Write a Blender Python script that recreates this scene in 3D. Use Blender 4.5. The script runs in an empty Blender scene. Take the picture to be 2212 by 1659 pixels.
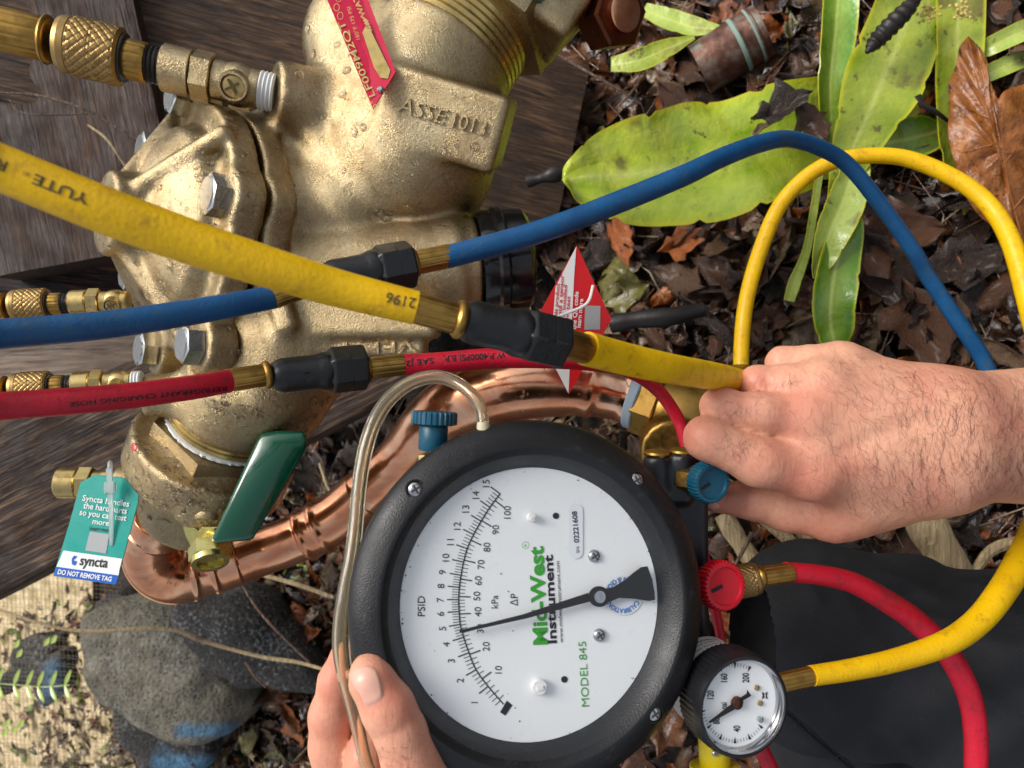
import bpy, bmesh, math, random
import numpy as np
from mathutils import Matrix, Vector
from mathutils.bvhtree import BVHTree
random.seed(7); RNG = np.random.default_rng(7)
SC = bpy.context.scene
COL = SC.collection

# ------------------------------------------------------------------ camera
CAM_H, PITCH = 0.86, math.radians(58)
_s, _c = math.sin(PITCH), math.cos(PITCH)
CAM = np.array([0.0, 0.0, CAM_H])
AX_R, AX_U, AX_B = np.array([0, -_s, -_c]), np.array([1.0, 0, 0]), np.array([0, -_c, _s])   # picture right / up / towards the lens
ROT = np.stack([AX_R, AX_U, AX_B])            # view -> world: v @ ROT
cam_d = bpy.data.cameras.new('camera'); cam = bpy.data.objects.new('camera', cam_d); COL.objects.link(cam)
cam_d.sensor_width = 36; cam_d.lens = 26; cam_d.clip_start = 0.01; cam_d.clip_end = 200
cam_d.dof.use_dof = True; cam_d.dof.focus_distance = 0.40; cam_d.dof.aperture_fstop = 15
M4 = Matrix.Identity(4)
for i in range(3):
    M4[i][0], M4[i][1], M4[i][2], M4[i][3] = AX_R[i], AX_U[i], AX_B[i], CAM[i]
cam.matrix_world = M4
SC.camera = cam
# ------------------------------------------------------------------ light
SUN_EL, SUN_ROT = math.radians(59), math.radians(50)
world = bpy.data.worlds.new('World'); SC.world = world; world.use_nodes = True
nt = world.node_tree; nt.nodes.clear()
sky = nt.nodes.new('ShaderNodeTexSky'); sky.sky_type = 'NISHITA'; sky.sun_disc = False
sky.sun_elevation = SUN_EL; sky.sun_rotation = SUN_ROT; sky.dust_density = 4.0; sky.ozone_density = 0.6; sky.air_density = 1.0
bg = nt.nodes.new('ShaderNodeBackground'); bg.inputs['Strength'].default_value = 0.125
wo = nt.nodes.new('ShaderNodeOutputWorld')
hs = nt.nodes.new('ShaderNodeHueSaturation'); hs.inputs['Saturation'].default_value = .4     # thin overcast: a whiter sky
nt.links.new(sky.outputs[0], hs.inputs['Color']); nt.links.new(hs.outputs[0], bg.inputs[0]); nt.links.new(bg.outputs[0], wo.inputs[0])
sun_d = bpy.data.lights.new('sun', 'SUN'); sun = bpy.data.objects.new('sun', sun_d); COL.objects.link(sun)
sun_d.energy = 1.7; sun_d.angle = math.radians(24); sun_d.color = (1.0, 0.97, 0.92)
_L = Vector((math.cos(SUN_EL) * math.sin(SUN_ROT), math.cos(SUN_EL) * math.cos(SUN_ROT), math.sin(SUN_EL)))
sun.rotation_euler = _L.to_track_quat('Z', 'Y').to_euler(); sun.location = _L * 5
SC.view_settings.view_transform = 'Standard'; SC.view_settings.look = 'None'
SC.view_settings.exposure = 0.42; SC.view_settings.gamma = 1; SC.view_settings.use_curve_mapping = False
SC.render.engine = 'CYCLES'
SC.cycles.max_bounces = 8; SC.cycles.transparent_max_bounces = 12

# ------------------------------------------------------------------ view helpers
K = 36 / 26 / 2212.0         # metres per reference pixel (2212 wide) per metre of depth
def V(X, Y, d): return np.array([(X - 1106.0) * K * d, (829.5 - Y) * K * d, -d])
def VV(l): return np.array([V(*p[:3]) for p in l])
def to_w(v): return CAM + np.asarray(v) @ ROT
def gd(X, z=0.0): return (CAM_H - z) / (_s + (X - 1106.0) * K * _c)      # depth of the ground (height z) seen at X
def G(X, Y, z=0.0): return V(X, Y, gd(X, z))
def nrm(a): a = np.asarray(a, float); return a / np.linalg.norm(a)
UPV = ROT @ np.array([0, 0, 1.0])            # world up, in view coordinates

WL = {}
def fin(o, label=None, cat=None, group=None, kind=None):
    if label: o['label'] = label
    if cat: o['category'] = cat
    if group: o['group'] = group
    if kind: o['kind'] = kind
    return o
def thing(name, label, cat, v, group=None):
    o = bpy.data.objects.new(name, None); COL.objects.link(o); o.empty_display_size = 0.01
    w = to_w(v); o.location = w; WL[o] = np.array(w)
    return fin(o, label, cat, group)
def mk_mesh(name, verts, faces, mats, smooth=True, sharp=40, midx=None):
    me = bpy.data.meshes.new(name)
    me.from_pydata([tuple(x) for x in np.asarray(verts).tolist()], [], [tuple(f) for f in faces])
    for m in (mats if isinstance(mats, (list, tuple)) else [mats]): me.materials.append(m)
    if midx is not None: me.polygons.foreach_set('material_index', np.asarray(midx, np.int32))
    if smooth:
        me.polygons.foreach_set('use_smooth', [True] * len(me.polygons))
        if sharp: me.set_sharp_from_angle(angle=math.radians(sharp))
    me.update()
    return me
def add(name, geo, mat, parent=None, smooth=True, sharp=40, midx=None, **kw):
    v, f = geo[0], geo[1]
    w = to_w(v); o0 = w.mean(0)
    me = mk_mesh(name, w - o0, f, mat, smooth, sharp, midx)
    o = bpy.data.objects.new(name, me); COL.objects.link(o); WL[o] = o0
    if parent is not None:
        o.parent = parent; o.location = o0 - WL[parent]
    else: o.location = o0
    return fin(o, **kw)
def comb(*gs):
    vs, fs, n = [], [], 0
    for v, f in gs:
        v = np.asarray(v); vs.append(v); fs += [tuple(i + n for i in q) for q in f]; n += len(v)
    return np.concatenate(vs), fs

# ------------------------------------------------------------------ shapes (view coordinates, metres)
def frame(axis, hint=None):
    z = nrm(axis)
    h = np.array([0, 1.0, 0]) if hint is None else np.asarray(hint, float)
    if abs(np.dot(nrm(h), z)) > 0.95: h = np.array([1.0, 0, 0.2])
    x = nrm(np.cross(h, z)); y = np.cross(z, x)
    return x, y, z
def lathe(o, axis, prof, n=28, rmod=None, hint=None, cap=True, ph=0.0):
    x, y, z = frame(axis, hint); o = np.asarray(o)
    th = np.arange(n) * 2 * np.pi / n + ph
    V_, F = [], []
    for (h, r) in prof:
        rr = np.full(n, r) if rmod is None else rmod(th, h, r)
        V_.append(o + h * z + rr[:, None] * (np.cos(th)[:, None] * x + np.sin(th)[:, None] * y))
    m = len(prof)
    for i in range(m - 1):
        for j in range(n):
            k = (j + 1) % n
            F.append((i * n + j, i * n + k, (i + 1) * n + k, (i + 1) * n + j))
    if cap:
        F.append(tuple(range(n - 1, -1, -1))); F.append(tuple((m - 1) * n + j for j in range(n)))
    return np.concatenate(V_), F
def hexnut(o, axis, L, R, ph=0.0, cham=0.06, hint=None):
    """hexagonal prism with a chamfered end"""
    a = lathe(o, axis, [(0, R * .93), (L * cham, R), (L * (1 - cham), R), (L, R * .9), (L, R * .62)], 6, ph=ph, hint=hint)
    return a
def box(c, ax, half, bev=0.0):
    bm = bmesh.new(); bmesh.ops.create_cube(bm, size=2)
    for v in bm.verts: v.co = Vector((v.co.x * half[0], v.co.y * half[1], v.co.z * half[2]))
    if bev: bmesh.ops.bevel(bm, geom=bm.edges[:], offset=bev, segments=2, affect='EDGES')
    bm.verts.index_update()
    co = np.array([v.co[:] for v in bm.verts]); f = [[v.index for v in p.verts] for p in bm.faces]; bm.free()
    return np.asarray(c) + co @ np.asarray(ax), f
def crom(P, n=8):
    P = np.asarray(P, float); Q = np.concatenate([[2 * P[0] - P[1]], P, [2 * P[-1] - P[-2]]])
    out = []
    for i in range(1, len(Q) - 2):
        t = np.linspace(0, 1, n, endpoint=False)[:, None]
        a, b, c, d = Q[i - 1], Q[i], Q[i + 1], Q[i + 2]
        out.append(.5 * (2 * b + (c - a) * t + (2 * a - 5 * b + 4 * c - d) * t**2 + (3 * b - a - 3 * c + d) * t**3))
    out.append(P[-1:]); return np.concatenate(out)
def tube(P, R, n=16, cap=True, rmod=None):
    P = np.asarray(P); m = len(P); R = np.broadcast_to(np.asarray(R, float), (m,))
    T = np.gradient(P, axis=0); T /= np.linalg.norm(T, axis=1)[:, None]
    x = nrm(np.cross(T[0], [0.13, .2, 1.0])); VS = []
    th = np.arange(n) * 2 * np.pi / n
    for i in range(m):
        x = nrm(x - T[i] * np.dot(x, T[i])); y = np.cross(T[i], x)
        r = R[i] if rmod is None else R[i] * rmod(th, i)[:, None]
        VS.append(P[i] + r * (np.cos(th)[:, None] * x + np.sin(th)[:, None] * y))
    F = [(i * n + j, i * n + (j + 1) % n, (i + 1) * n + (j + 1) % n, (i + 1) * n + j) for i in range(m - 1) for j in range(n)]
    if cap: F += [tuple(range(n - 1, -1, -1)), tuple((m - 1) * n + j for j in range(n))]
    return np.concatenate(VS), F
def path(pts, n=8):
    """pts: (X, Y, depth, width in reference pixels) -> centre line and radii"""
    q = crom([list(V(*p[:3])) + [p[3] * K * p[2] * .5] for p in pts], n)
    return q[:, :3], q[:, 3]
def hose(pts, n=8, seg=18): P, R = path(pts, n); return tube(P, R, seg)
def prism(poly3, off):
    """closed prism from a polygon (k,3) and an offset vector"""
    a = np.asarray(poly3); k = len(a); v = np.concatenate([a, a + off])
    return v, [tuple(range(k)), tuple(range(2 * k - 1, k - 1, -1))] + [(j, j + k, (j + 1) % k + k, (j + 1) % k) for j in range(k)]
def snoise(p, seed=0, octs=4, f=1.0):
    """cheap smooth pseudo-noise on points"""
    r = np.random.default_rng(seed); out = np.zeros(len(p)); amp = 1.0; tot = 0
    for o in range(octs):
        acc = np.zeros(len(p))
        for k in range(5):
            d = r.normal(size=3); d /= np.linalg.norm(d)
            acc += np.sin(p @ (d * f * (0.7 + .6 * r.random())) + r.random() * 6.28)
        out += amp * acc / 2.2; tot += amp; amp *= .5; f *= 2.1
    return out / tot

# ---- signed distance shapes, meshed with surface nets
def s_cap(a, b, ra, rb):
    a, b = np.asarray(a), np.asarray(b); ab = b - a; L = ab @ ab
    def f(p):
        t = np.clip(((p - a) @ ab) / L, 0, 1)
        return np.linalg.norm(p - a - t[:, None] * ab, axis=1) - (ra + (rb - ra) * t)
    return f
def s_sph(c, r):
    c = np.asarray(c); return lambda p: np.linalg.norm(p - c, axis=1) - r
def s_cyl(a, b, r, rd=0.002):
    a, b = np.asarray(a), np.asarray(b); L = np.linalg.norm(b - a); z = (b - a) / L
    def f(p):
        q = p - a; h = q @ z; rad = np.linalg.norm(q - h[:, None] * z, axis=1)
        dx = rad - r + rd; dy = np.abs(h - L / 2) - L / 2 + rd
        return np.minimum(np.maximum(dx, dy), 0) + np.sqrt(np.maximum(dx, 0)**2 + np.maximum(dy, 0)**2) - rd
    return f
def s_box(c, ax, half, rd=0.002):
    c = np.asarray(c); ax = np.asarray(ax); half = np.asarray(half)
    def f(p):
        q = np.abs((p - c) @ ax.T) - half + rd
        return np.linalg.norm(np.maximum(q, 0), axis=1) + np.minimum(q.max(1), 0) - rd
    return f
def s_ell(c, ax, r):
    c = np.asarray(c); ax = np.asarray(ax); r = np.asarray(r)
    def f(p):
        q = (p - c) @ ax.T; k0 = np.linalg.norm(q / r, axis=1); k1 = np.linalg.norm(q / r**2, axis=1) + 1e-9
        return k0 * (k0 - 1) / k1
    return f
def smin(a, b, k):
    h = np.clip(.5 + .5 * (b - a) / k, 0, 1); return b * (1 - h) + a * h - k * h * (1 - h)
def s_un(fs, k):
    def f(p):
        d = fs[0](p)
        for g in fs[1:]: d = smin(d, g(p), k) if k > 0 else np.minimum(d, g(p))
        return d
    return f
def surfnet(f, lo, hi, h):
    lo = np.asarray(lo); B = 4
    nb = np.ceil((np.asarray(hi) - lo) / (h * B)).astype(int) + 1
    n = nb * B
    g = np.meshgrid(*[np.arange(k) for k in nb], indexing='ij')
    cc = lo + (np.stack(g, -1).reshape(-1, 3) * B + (B - 1) / 2) * h
    dc = f(cc).reshape(nb)
    D = np.repeat(np.repeat(np.repeat(dc, B, 0), B, 1), B, 2).astype(np.float32)
    near = np.abs(dc) < B * h * 1.6
    bi = np.argwhere(near)
    o = np.stack(np.meshgrid(*[np.arange(B)] * 3, indexing='ij'), -1).reshape(-1, 3)
    idx = (bi[:, None, :] * B + o[None]).reshape(-1, 3)
    val = np.empty(len(idx), np.float32)
    for s in range(0, len(idx), 400000): val[s:s + 400000] = f(lo + idx[s:s + 400000] * h)
    D[idx[:, 0], idx[:, 1], idx[:, 2]] = val
    S = D < 0; nx, ny, nz = n
    cnt = np.zeros((nx - 1, ny - 1, nz - 1), np.int8)
    for a in (0, 1):
        for b in (0, 1):
            for c in (0, 1): cnt += S[a:nx - 1 + a, b:ny - 1 + b, c:nz - 1 + c]
    act = (cnt > 0) & (cnt < 8)
    ci = np.argwhere(act); ident = -np.ones(act.shape, np.int64); ident[act] = np.arange(len(ci))
    acc = np.zeros((len(ci), 3)); num = np.zeros(len(ci))
    corners = [(a, b, c) for a in (0, 1) for b in (0, 1) for c in (0, 1)]
    for p in corners:
        for ax in range(3):
            if p[ax]: continue
            q = list(p); q[ax] = 1
            dp = D[ci[:, 0] + p[0], ci[:, 1] + p[1], ci[:, 2] + p[2]]; dq = D[ci[:, 0] + q[0], ci[:, 1] + q[1], ci[:, 2] + q[2]]
            m = (dp < 0) != (dq < 0); t = np.where(m, dp / np.where(m, dp - dq, 1), 0)
            pos = np.tile(np.array(p, float), (len(ci), 1)); pos[:, ax] = t
            acc += pos * m[:, None]; num += m
    verts = lo + (ci + acc / num[:, None]) * h
    F = []
    for ax in range(3):
        sl0 = [slice(1, k - 1) for k in n]; sl1 = list(sl0); sl0[ax] = slice(0, n[ax] - 1); sl1[ax] = slice(1, n[ax])
        for k in range(3):
            if k != ax: sl0[k] = slice(1, n[k] - 1); sl1[k] = slice(1, n[k] - 1)
        ch = np.argwhere(S[tuple(sl0)] != S[tuple(sl1)])
        if not len(ch): continue
        e = ch.copy()
        for k in range(3):
            if k != ax: e[:, k] += 1
        u, w = (ax + 1) % 3, (ax + 2) % 3
        def at(du, dw):
            q = e.copy(); q[:, u] -= du; q[:, w] -= dw
            return ident[q[:, 0], q[:, 1], q[:, 2]]
        quad = np.stack([at(1, 1), at(0, 1), at(0, 0), at(1, 0)], 1)
        ins = S[e[:, 0], e[:, 1], e[:, 2]]
        quad[~ins] = quad[~ins][:, ::-1]
        F.append(quad)
    F = np.concatenate(F); F = F[(F >= 0).all(1)]
    return verts, F.tolist()
def relax(v, f, it=2, lam=.5):
    f = np.asarray(f); n = len(v)
    e = np.concatenate([f[:, [0, 1]], f[:, [1, 2]], f[:, [2, 3]], f[:, [3, 0]]]); 
    for _ in range(it):
        s = np.zeros_like(v); c = np.zeros(n)
        np.add.at(s, e[:, 0], v[e[:, 1]]); np.add.at(c, e[:, 0], 1); np.add.at(s, e[:, 1], v[e[:, 0]]); np.add.at(c, e[:, 1], 1)
        v = v + lam * (s / np.maximum(c, 1)[:, None] - v)
    return v, f.tolist()
def bvh(geo): return BVHTree.FromPolygons([tuple(x) for x in np.asarray(geo[0]).tolist()], [tuple(f) for f in geo[1]])
def hit(tree, X, Y, off=0.0):
    d = Vector(nrm(V(X, Y, 1.0))); p, n, i, t = tree.ray_cast(Vector((0, 0, 0)), d)
    if p is None: return None
    if n.dot(d) > 0: n = -n
    return np.array(p) + off * np.array(n), np.array(n)

# ---- flat lettering
_TC = {}
def text_geo(s, bold=0.0, ext=0.0):
    k = (s, bold, ext)
    if k not in _TC:
        cu = bpy.data.curves.new('t', 'FONT'); cu.body = s; cu.size = 1; cu.offset = bold; cu.resolution_u = 3; cu.extrude = ext
        ob = bpy.data.objects.new('t', cu); me = bpy.data.meshes.new_from_object(ob)
        v = np.array([x.co[:] for x in me.vertices]); f = [tuple(p.vertices) for p in me.polygons]
        bpy.data.objects.remove(ob); bpy.data.curves.remove(cu); bpy.data.meshes.remove(me); _TC[k] = (v, f)
    v, f = _TC[k]; return v.copy(), f
_HV = text_geo('H')[0]; CAPH = _HV[:, 1].max()
def put(s, p0, p1, h, fmap, bold=0.0, slant=0.0, ext=0.0):
    """lettering s from p0 to p1 (baseline, reference pixels), cap height h; fmap: (n,2) points (+ height) -> view"""
    v, f = text_geo(s, bold, ext); p0, p1 = np.array(p0, float), np.array(p1, float)
    e = p1 - p0; L = np.linalg.norm(e); e /= L; up = np.array([e[1], -e[0]])
    x0, x1 = v[:, 0].min(), v[:, 0].max()
    x = (v[:, 0] - x0) / (x1 - x0) * L; y = v[:, 1] / CAPH * h
    q = p0 + x[:, None] * e + y[:, None] * (up + slant * e)
    return (fmap(q) if not ext else fmap(q, v[:, 2] / ext)), f
def on_plane(c, n, off=0.0):
    n = nrm(n); c = np.asarray(c)
    def f(q, hz=None, amp=0.0):
        q = np.asarray(q, float).reshape(-1, 2)
        r = np.stack([(q[:, 0] - 1106) * K, (829.5 - q[:, 1]) * K, -np.ones(len(q))], 1)
        t = ((c + off * n) @ n) / (r @ n)
        return r * t[:, None]
    return f
def on_tree(tree, off=0.0002):
    def f(q):
        out = []; last = None
        for X, Y in np.asarray(q, float).reshape(-1, 2):
            h = hit(tree, X, Y, off); last = h[0] if h else last
            out.append(h[0] if h else (last if last is not None else V(X, Y, 1)))
        return np.array(out)
    return f
def seg2(a, b, w, fmap):
    a, b = np.array(a, float), np.array(b, float); e = (b - a) / np.linalg.norm(b - a); n = np.array([-e[1], e[0]]) * w / 2
    return fmap([a + n, b + n, b - n, a - n]), [(0, 1, 2, 3)]
def disc2(c, r, fmap, n=24, asp=1.0):
    t = np.arange(n) * 2 * np.pi / n
    return fmap(np.stack([c[0] + r * np.cos(t), c[1] + r * asp * np.sin(t)], 1)), [tuple(range(n))]

# ------------------------------------------------------------------ materials
def hexc(h): 
    h = h.lstrip('#'); c = [int(h[i:i + 2], 16) / 255 for i in (0, 2, 4)]
    return tuple(x / 12.92 if x <= .04045 else ((x + .055) / 1.055)**2.4 for x in c)
class Mat:
    def __init__(s, name, col=(.5, .5, .5), rough=.5, metal=0.0, **kw):
        s.m = bpy.data.materials.new(name); s.m.use_nodes = True; s.t = s.m.node_tree; s.b = s.t.nodes['Principled BSDF']
        s.set('Base Color', (*col, 1)); s.set('Roughness', rough); s.set('Metallic', metal)
        for k, v in kw.items(): s.set(k.replace('_', ' '), v)
        s.tc = s.t.nodes.new('ShaderNodeTexCoord')
    def set(s, k, v): s.b.inputs[k].default_value = v
    def co(s, scale=(1, 1, 1), rot=(0, 0, 0), src='Object'):
        m = s.t.nodes.new('ShaderNodeMapping'); m.inputs['Scale'].default_value = scale; m.inputs['Rotation'].default_value = rot
        s.t.links.new(s.tc.outputs[src], m.inputs[0]); return m.outputs[0]
    def noise(s, scale, detail=4, rough=.55, vec=None, dist=0.0):
        n = s.t.nodes.new('ShaderNodeTexNoise'); n.inputs['Scale'].default_value = scale; n.inputs['Detail'].default_value = detail
        n.inputs['Roughness'].default_value = rough; n.inputs['Distortion'].default_value = dist
        s.t.links.new(vec if vec is not None else s.tc.outputs['Object'], n.inputs['Vector']); return n.outputs['Fac']
    def voro(s, scale, feat='F1', vec=None, out='Distance'):
        n = s.t.nodes.new('ShaderNodeTexVoronoi'); n.feature = feat; n.inputs['Scale'].default_value = scale
        s.t.links.new(vec if vec is not None else s.tc.outputs['Object'], n.inputs['Vector']); return n.outputs[out]
    def ramp(s, fac, stops):
        r = s.t.nodes.new('ShaderNodeValToRGB'); e = r.color_ramp.elements
        while len(e) < len(stops): e.new(.5)
        for i, (p, c) in enumerate(stops): e[i].position = p; e[i].color = (*c, 1) if len(c) == 3 else c
        s.t.links.new(fac, r.inputs[0]); return r.outputs[0]
    def mix(s, fac, a, b, mode='MIX'):
        n = s.t.nodes.new('ShaderNodeMix'); n.data_type = 'RGBA'; n.blend_type = mode
        for sock, v in ((n.inputs[0], fac), (n.inputs[6], a), (n.inputs[7], b)):
            if hasattr(v, 'is_linked'): s.t.links.new(v, sock)
            else: sock.default_value = v if not isinstance(v, tuple) else (*v[:3], 1)
        return n.outputs[2]
    def math(s, op, a, b=0.0):
        n = s.t.nodes.new('ShaderNodeMath'); n.operation = op
        for sock, v in ((n.inputs[0], a), (n.inputs[1], b)):
            if hasattr(v, 'is_linked'): s.t.links.new(v, sock)
            else: sock.default_value = v
        return n.outputs[0]
    def attr(s, name, out='Fac'):
        n = s.t.nodes.new('ShaderNodeAttribute'); n.attribute_name = name; return n.outputs[out]
    def rnd(s): return s.t.nodes.new('ShaderNodeObjectInfo').outputs['Random']
    def link(s, a, k): s.t.links.new(a, s.b.inputs[k]); return s
    def bump(s, h, strength=.3, dist=.001):
        n = s.t.nodes.new('ShaderNodeBump'); n.inputs['Strength'].default_value = strength; n.inputs['Distance'].default_value = dist
        s.t.links.new(h, n.inputs['Height'])
        old = s.b.inputs['Normal'].links
        if old: s.t.links.new(old[0].from_socket, n.inputs['Normal'])
        s.t.links.new(n.outputs[0], s.b.inputs['Normal']); return s

def brass_cast():
    m = Mat('cast_bronze', rough=.4, metal=1.0)
    big = m.noise(28, 3); fine = m.noise(1050, 3, .7)
    c = m.ramp(big, [(.3, hexc('a89270')), (.5, hexc('c0ac84')), (.72, hexc('d4c39c'))])
    c = m.mix(m.ramp(m.noise(160, 4), [(.55, (0, 0, 0)), (.8, (.6, .6, .6))]), c, hexc('8c6e48'))
    c = m.mix(m.ramp(m.noise(20, 5, .7), [(.54, (0, 0, 0)), (.70, (.55, .55, .55))]), c, hexc('a2845a'))
    c = m.mix(m.ramp(m.noise(800, 3, .7), [(.40, (0, 0, 0)), (.70, (.6, .6, .6))]), c, hexc('846e4c'))
    m.link(c, 'Base Color'); m.link(m.ramp(m.noise(60, 4), [(.35, (.20,) * 3), (.7, (.40,) * 3)]), 'Roughness')
    m.bump(fine, .6, .0010); m.bump(m.noise(90, 3), .12, .002)
    m.set('Coat Weight', .04); m.set('Coat Roughness', .2)
    return m.m
def brass_shiny(name='machined_brass', col='d8b060', r=.2, d='8a6428'):
    m = Mat(name, rough=r, metal=1.0)
    m.link(m.mix(m.ramp(m.noise(120, 4), [(.5, (0, 0, 0)), (.8, (.8, .8, .8))]), hexc(col), hexc(d)), 'Base Color')
    m.link(m.ramp(m.noise(300, 3), [(.3, (r,) * 3), (.7, (r + .18,) * 3)]), 'Roughness'); m.bump(m.noise(500, 2), .12, .0004)
    return m.m
def copper_mat():
    m = Mat('copper', rough=.22, metal=1.0)
    a = m.noise(14, 4, .6, m.co((1, 1, 1)), 1.2)
    c = m.ramp(a, [(.3, hexc('c87850')), (.48, hexc('eaa47c')), (.6, hexc('f6c4a0')), (.75, hexc('da8a60'))])
    m.link(m.mix(m.ramp(m.noise(70, 5), [(.56, (0, 0, 0)), (.76, (.6, .6, .6))]), c, hexc('a86048')), 'Base Color')
    m.link(m.ramp(m.noise(45, 4), [(.35, (.13,) * 3), (.7, (.27,) * 3)]), 'Roughness'); m.bump(m.noise(40, 2), .18, .002); m.bump(m.noise(400, 2), .06, .0004)
    return m.m
def hose_mat(name, col, dark, dirt):
    m = Mat(name, rough=.36, Specular_IOR_Level=.4)
    c = m.mix(m.ramp(m.noise(60, 4), [(.35, (0, 0, 0)), (.7, (.8, .8, .8))]), hexc(col), hexc(dark))
    c = m.mix(m.ramp(m.noise(520, 3, .6), [(.5, (0, 0, 0)), (.8, (.45, .45, .45))]), c, hexc(dark))
    c = m.mix(m.ramp(m.noise(28, 5, .7), [(.56, (0, 0, 0)), (.72, (.5, .5, .5))]), c, hexc(dirt))
    m.link(m.mix(m.ramp(m.noise(150, 6, .7), [(.54, (0, 0, 0)), (.72, (.8, .8, .8))]), c, hexc(dirt)), 'Base Color')
    m.link(m.ramp(m.noise(220, 3), [(.3, (.3,) * 3), (.7, (.52,) * 3)]), 'Roughness')
    m.bump(m.noise(620, 3), .4, .0006); m.bump(m.noise(45, 2), .2, .002)
    return m.m
def plastic(name, col, rough=.4, bump=.2, sc=700, **kw):
    m = Mat(name, hexc(col) if isinstance(col, str) else col, rough, **kw)
    m.link(m.ramp(m.noise(90, 4), [(.3, (max(rough - .08, .03),) * 3), (.7, (rough + .12,) * 3)]), 'Roughness')
    if bump: m.bump(m.noise(sc, 2), bump, .0005)
    return m.m
def flat(name, col, rough=.5, **kw): return Mat(name, hexc(col), rough, **kw).m
def skin_mat(name, base, red):
    m = Mat(name, rough=.48, Subsurface_Weight=.12, Subsurface_Scale=.006)
    m.b.inputs['Subsurface Radius'].default_value = (1, .35, .18)
    c = m.mix(m.ramp(m.noise(35, 3), [(.42, (0, 0, 0)), (.7, (.85, .85, .85))]), hexc(base), hexc(red))
    c = m.mix(m.ramp(m.noise(420, 4), [(.45, (0, 0, 0)), (.75, (.35, .35, .35))]), c, hexc('b47058'))
    c = m.mix(m.attr('flush'), c, hexc('c8624e'))
    m.link(c, 'Base Color'); m.link(m.ramp(m.noise(200, 3), [(.3, (.38,) * 3), (.7, (.58,) * 3)]), 'Roughness')
    m.bump(m.voro(900, 'DISTANCE_TO_EDGE', m.co((1, .5, 1))), .25, .0004); m.bump(m.noise(420, 4, .6, m.co((.35, 1.5, 1.5))), .36, .0008)
    return m.m
def wood_mat(name, dark, mid, light, contrast=1.0):
    m = Mat(name, rough=.7)
    v = m.co((3, 42, 42)); g = m.noise(5.5, 6, .62, v, .6)
    c = m.ramp(g, [(.32, hexc(dark)), (.5, hexc(mid)), (.66, hexc(light))])
    c = m.mix(m.ramp(m.noise(9, 4), [(.4, (0, 0, 0)), (.7, (.7, .7, .7))]), c, hexc(dark))
    m.link(c, 'Base Color'); m.bump(g, .9 * contrast, .006); m.bump(m.noise(240, 4, .6, m.co((.25, 1, 1))), .5, .002)
    m.link(m.ramp(m.noise(30, 4), [(.35, (.45,) * 3), (.65, (.85,) * 3)]), 'Roughness')
    return m.m
def deadleaf_mat(name, a, b, rough=.38):
    m = Mat(name, rough=rough, Coat_Weight=.10, Coat_Roughness=.12)
    c = m.ramp(m.noise(55, 5, .6), [(.3, hexc(a)), (.7, hexc(b))])
    c = m.mix(m.ramp(m.noise(160, 4), [(.55, (0, 0, 0)), (.75, (.7, .7, .7))]), c, hexc('241610'))
    h = m.t.nodes.new('ShaderNodeHueSaturation'); m.t.links.new(c, h.inputs['Color'])
    m.t.links.new(m.math('ADD', m.math('MULTIPLY', m.rnd(), .7), .6), h.inputs['Value'])
    m.link(h.outputs[0], 'Base Color'); m.link(m.ramp(m.noise(60, 3), [(.44, (.07,) * 3), (.68, (.50,) * 3)]), 'Roughness')
    m.bump(m.noise(300, 4), .6, .0018); m.bump(m.voro(140, 'DISTANCE_TO_EDGE'), .25, .002); return m.m
def green_mat(name, a, b, spots=.66):
    m = Mat(name, rough=.3, Subsurface_Weight=.05, Coat_Weight=.2, Coat_Roughness=.15)
    c = m.ramp(m.noise(22, 4, .6), [(.3, hexc(a)), (.68, hexc(b))])
    c = m.mix(m.ramp(m.noise(75, 6, .68), [(spots - .05, (0, 0, 0)), (spots + .03, (1, 1, 1))]), c, hexc('3a2c14'))
    c = m.mix(m.ramp(m.noise(13, 4, .55), [(.60, (0, 0, 0)), (.66, (.85, .85, .85))]), c, hexc('54431c'))
    c = m.mix(m.math('MULTIPLY', m.attr('rib'), .26), c, hexc('dce06c'))
    c = m.mix(m.ramp(m.attr('edge'), [(0.0, (.55, .55, .55)), (.14, (0, 0, 0))]), c, hexc('d4dc78'))
    c = m.mix(m.ramp(m.attr('edge'), [(.86, (0, 0, 0)), (1.0, (.8, .8, .8))]), c, hexc('c8c21e'))
    m.link(c, 'Base Color'); m.link(m.ramp(m.noise(50, 3), [(.35, (.16,) * 3), (.7, (.45,) * 3)]), 'Roughness')
    m.bump(m.noise(60, 3), .55, .004); m.bump(m.attr('rib'), .4, .002); return m.m

MB, MS, MO = brass_cast(), brass_shiny('machined_brass', 'cdb478', .22, 'a08a58'), brass_shiny('aged_brass', 'a88444', .3, '5c4420')
MDK = brass_shiny('knurled_brass', 'a88a58', .34, '6c5432')
MGOLD = brass_shiny('zinc_yellow', 'd8cc80', .2, 'a89040')
MCU = copper_mat()
MSTEEL = Mat('zinc_steel', hexc('c4c6c6'), .22, 1.0); MSTEEL.bump(MSTEEL.noise(300, 3), .3, .0006); MSTEEL = MSTEEL.m
MBLK = plastic('black_plastic', (.008, .008, .009), .40, .3, 1300)
MBLKS = plastic('black_smooth_plastic', (.010, .010, .012), .33, .15)
_m = Mat('scuffed_black_plastic', (.008, .008, .009), .4)
_m.link(_m.mix(_m.ramp(_m.noise(140, 6, .75), [(.58, (0, 0, 0)), (.75, (.8, .8, .8))]), (.007, .007, .008), (.045, .045, .045)), 'Base Color')
_m.link(_m.ramp(_m.noise(60, 4), [(.3, (.3,) * 3), (.7, (.52,) * 3)]), 'Roughness'); _m.bump(_m.noise(1300, 2), .35, .0005); MBLK = _m.m
MRUB = plastic('black_rubber', (.007, .0075, .008), .36, .3)
MGLOSSB = plastic('wet_black', (.006, .006, .007), .12, .1)
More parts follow.
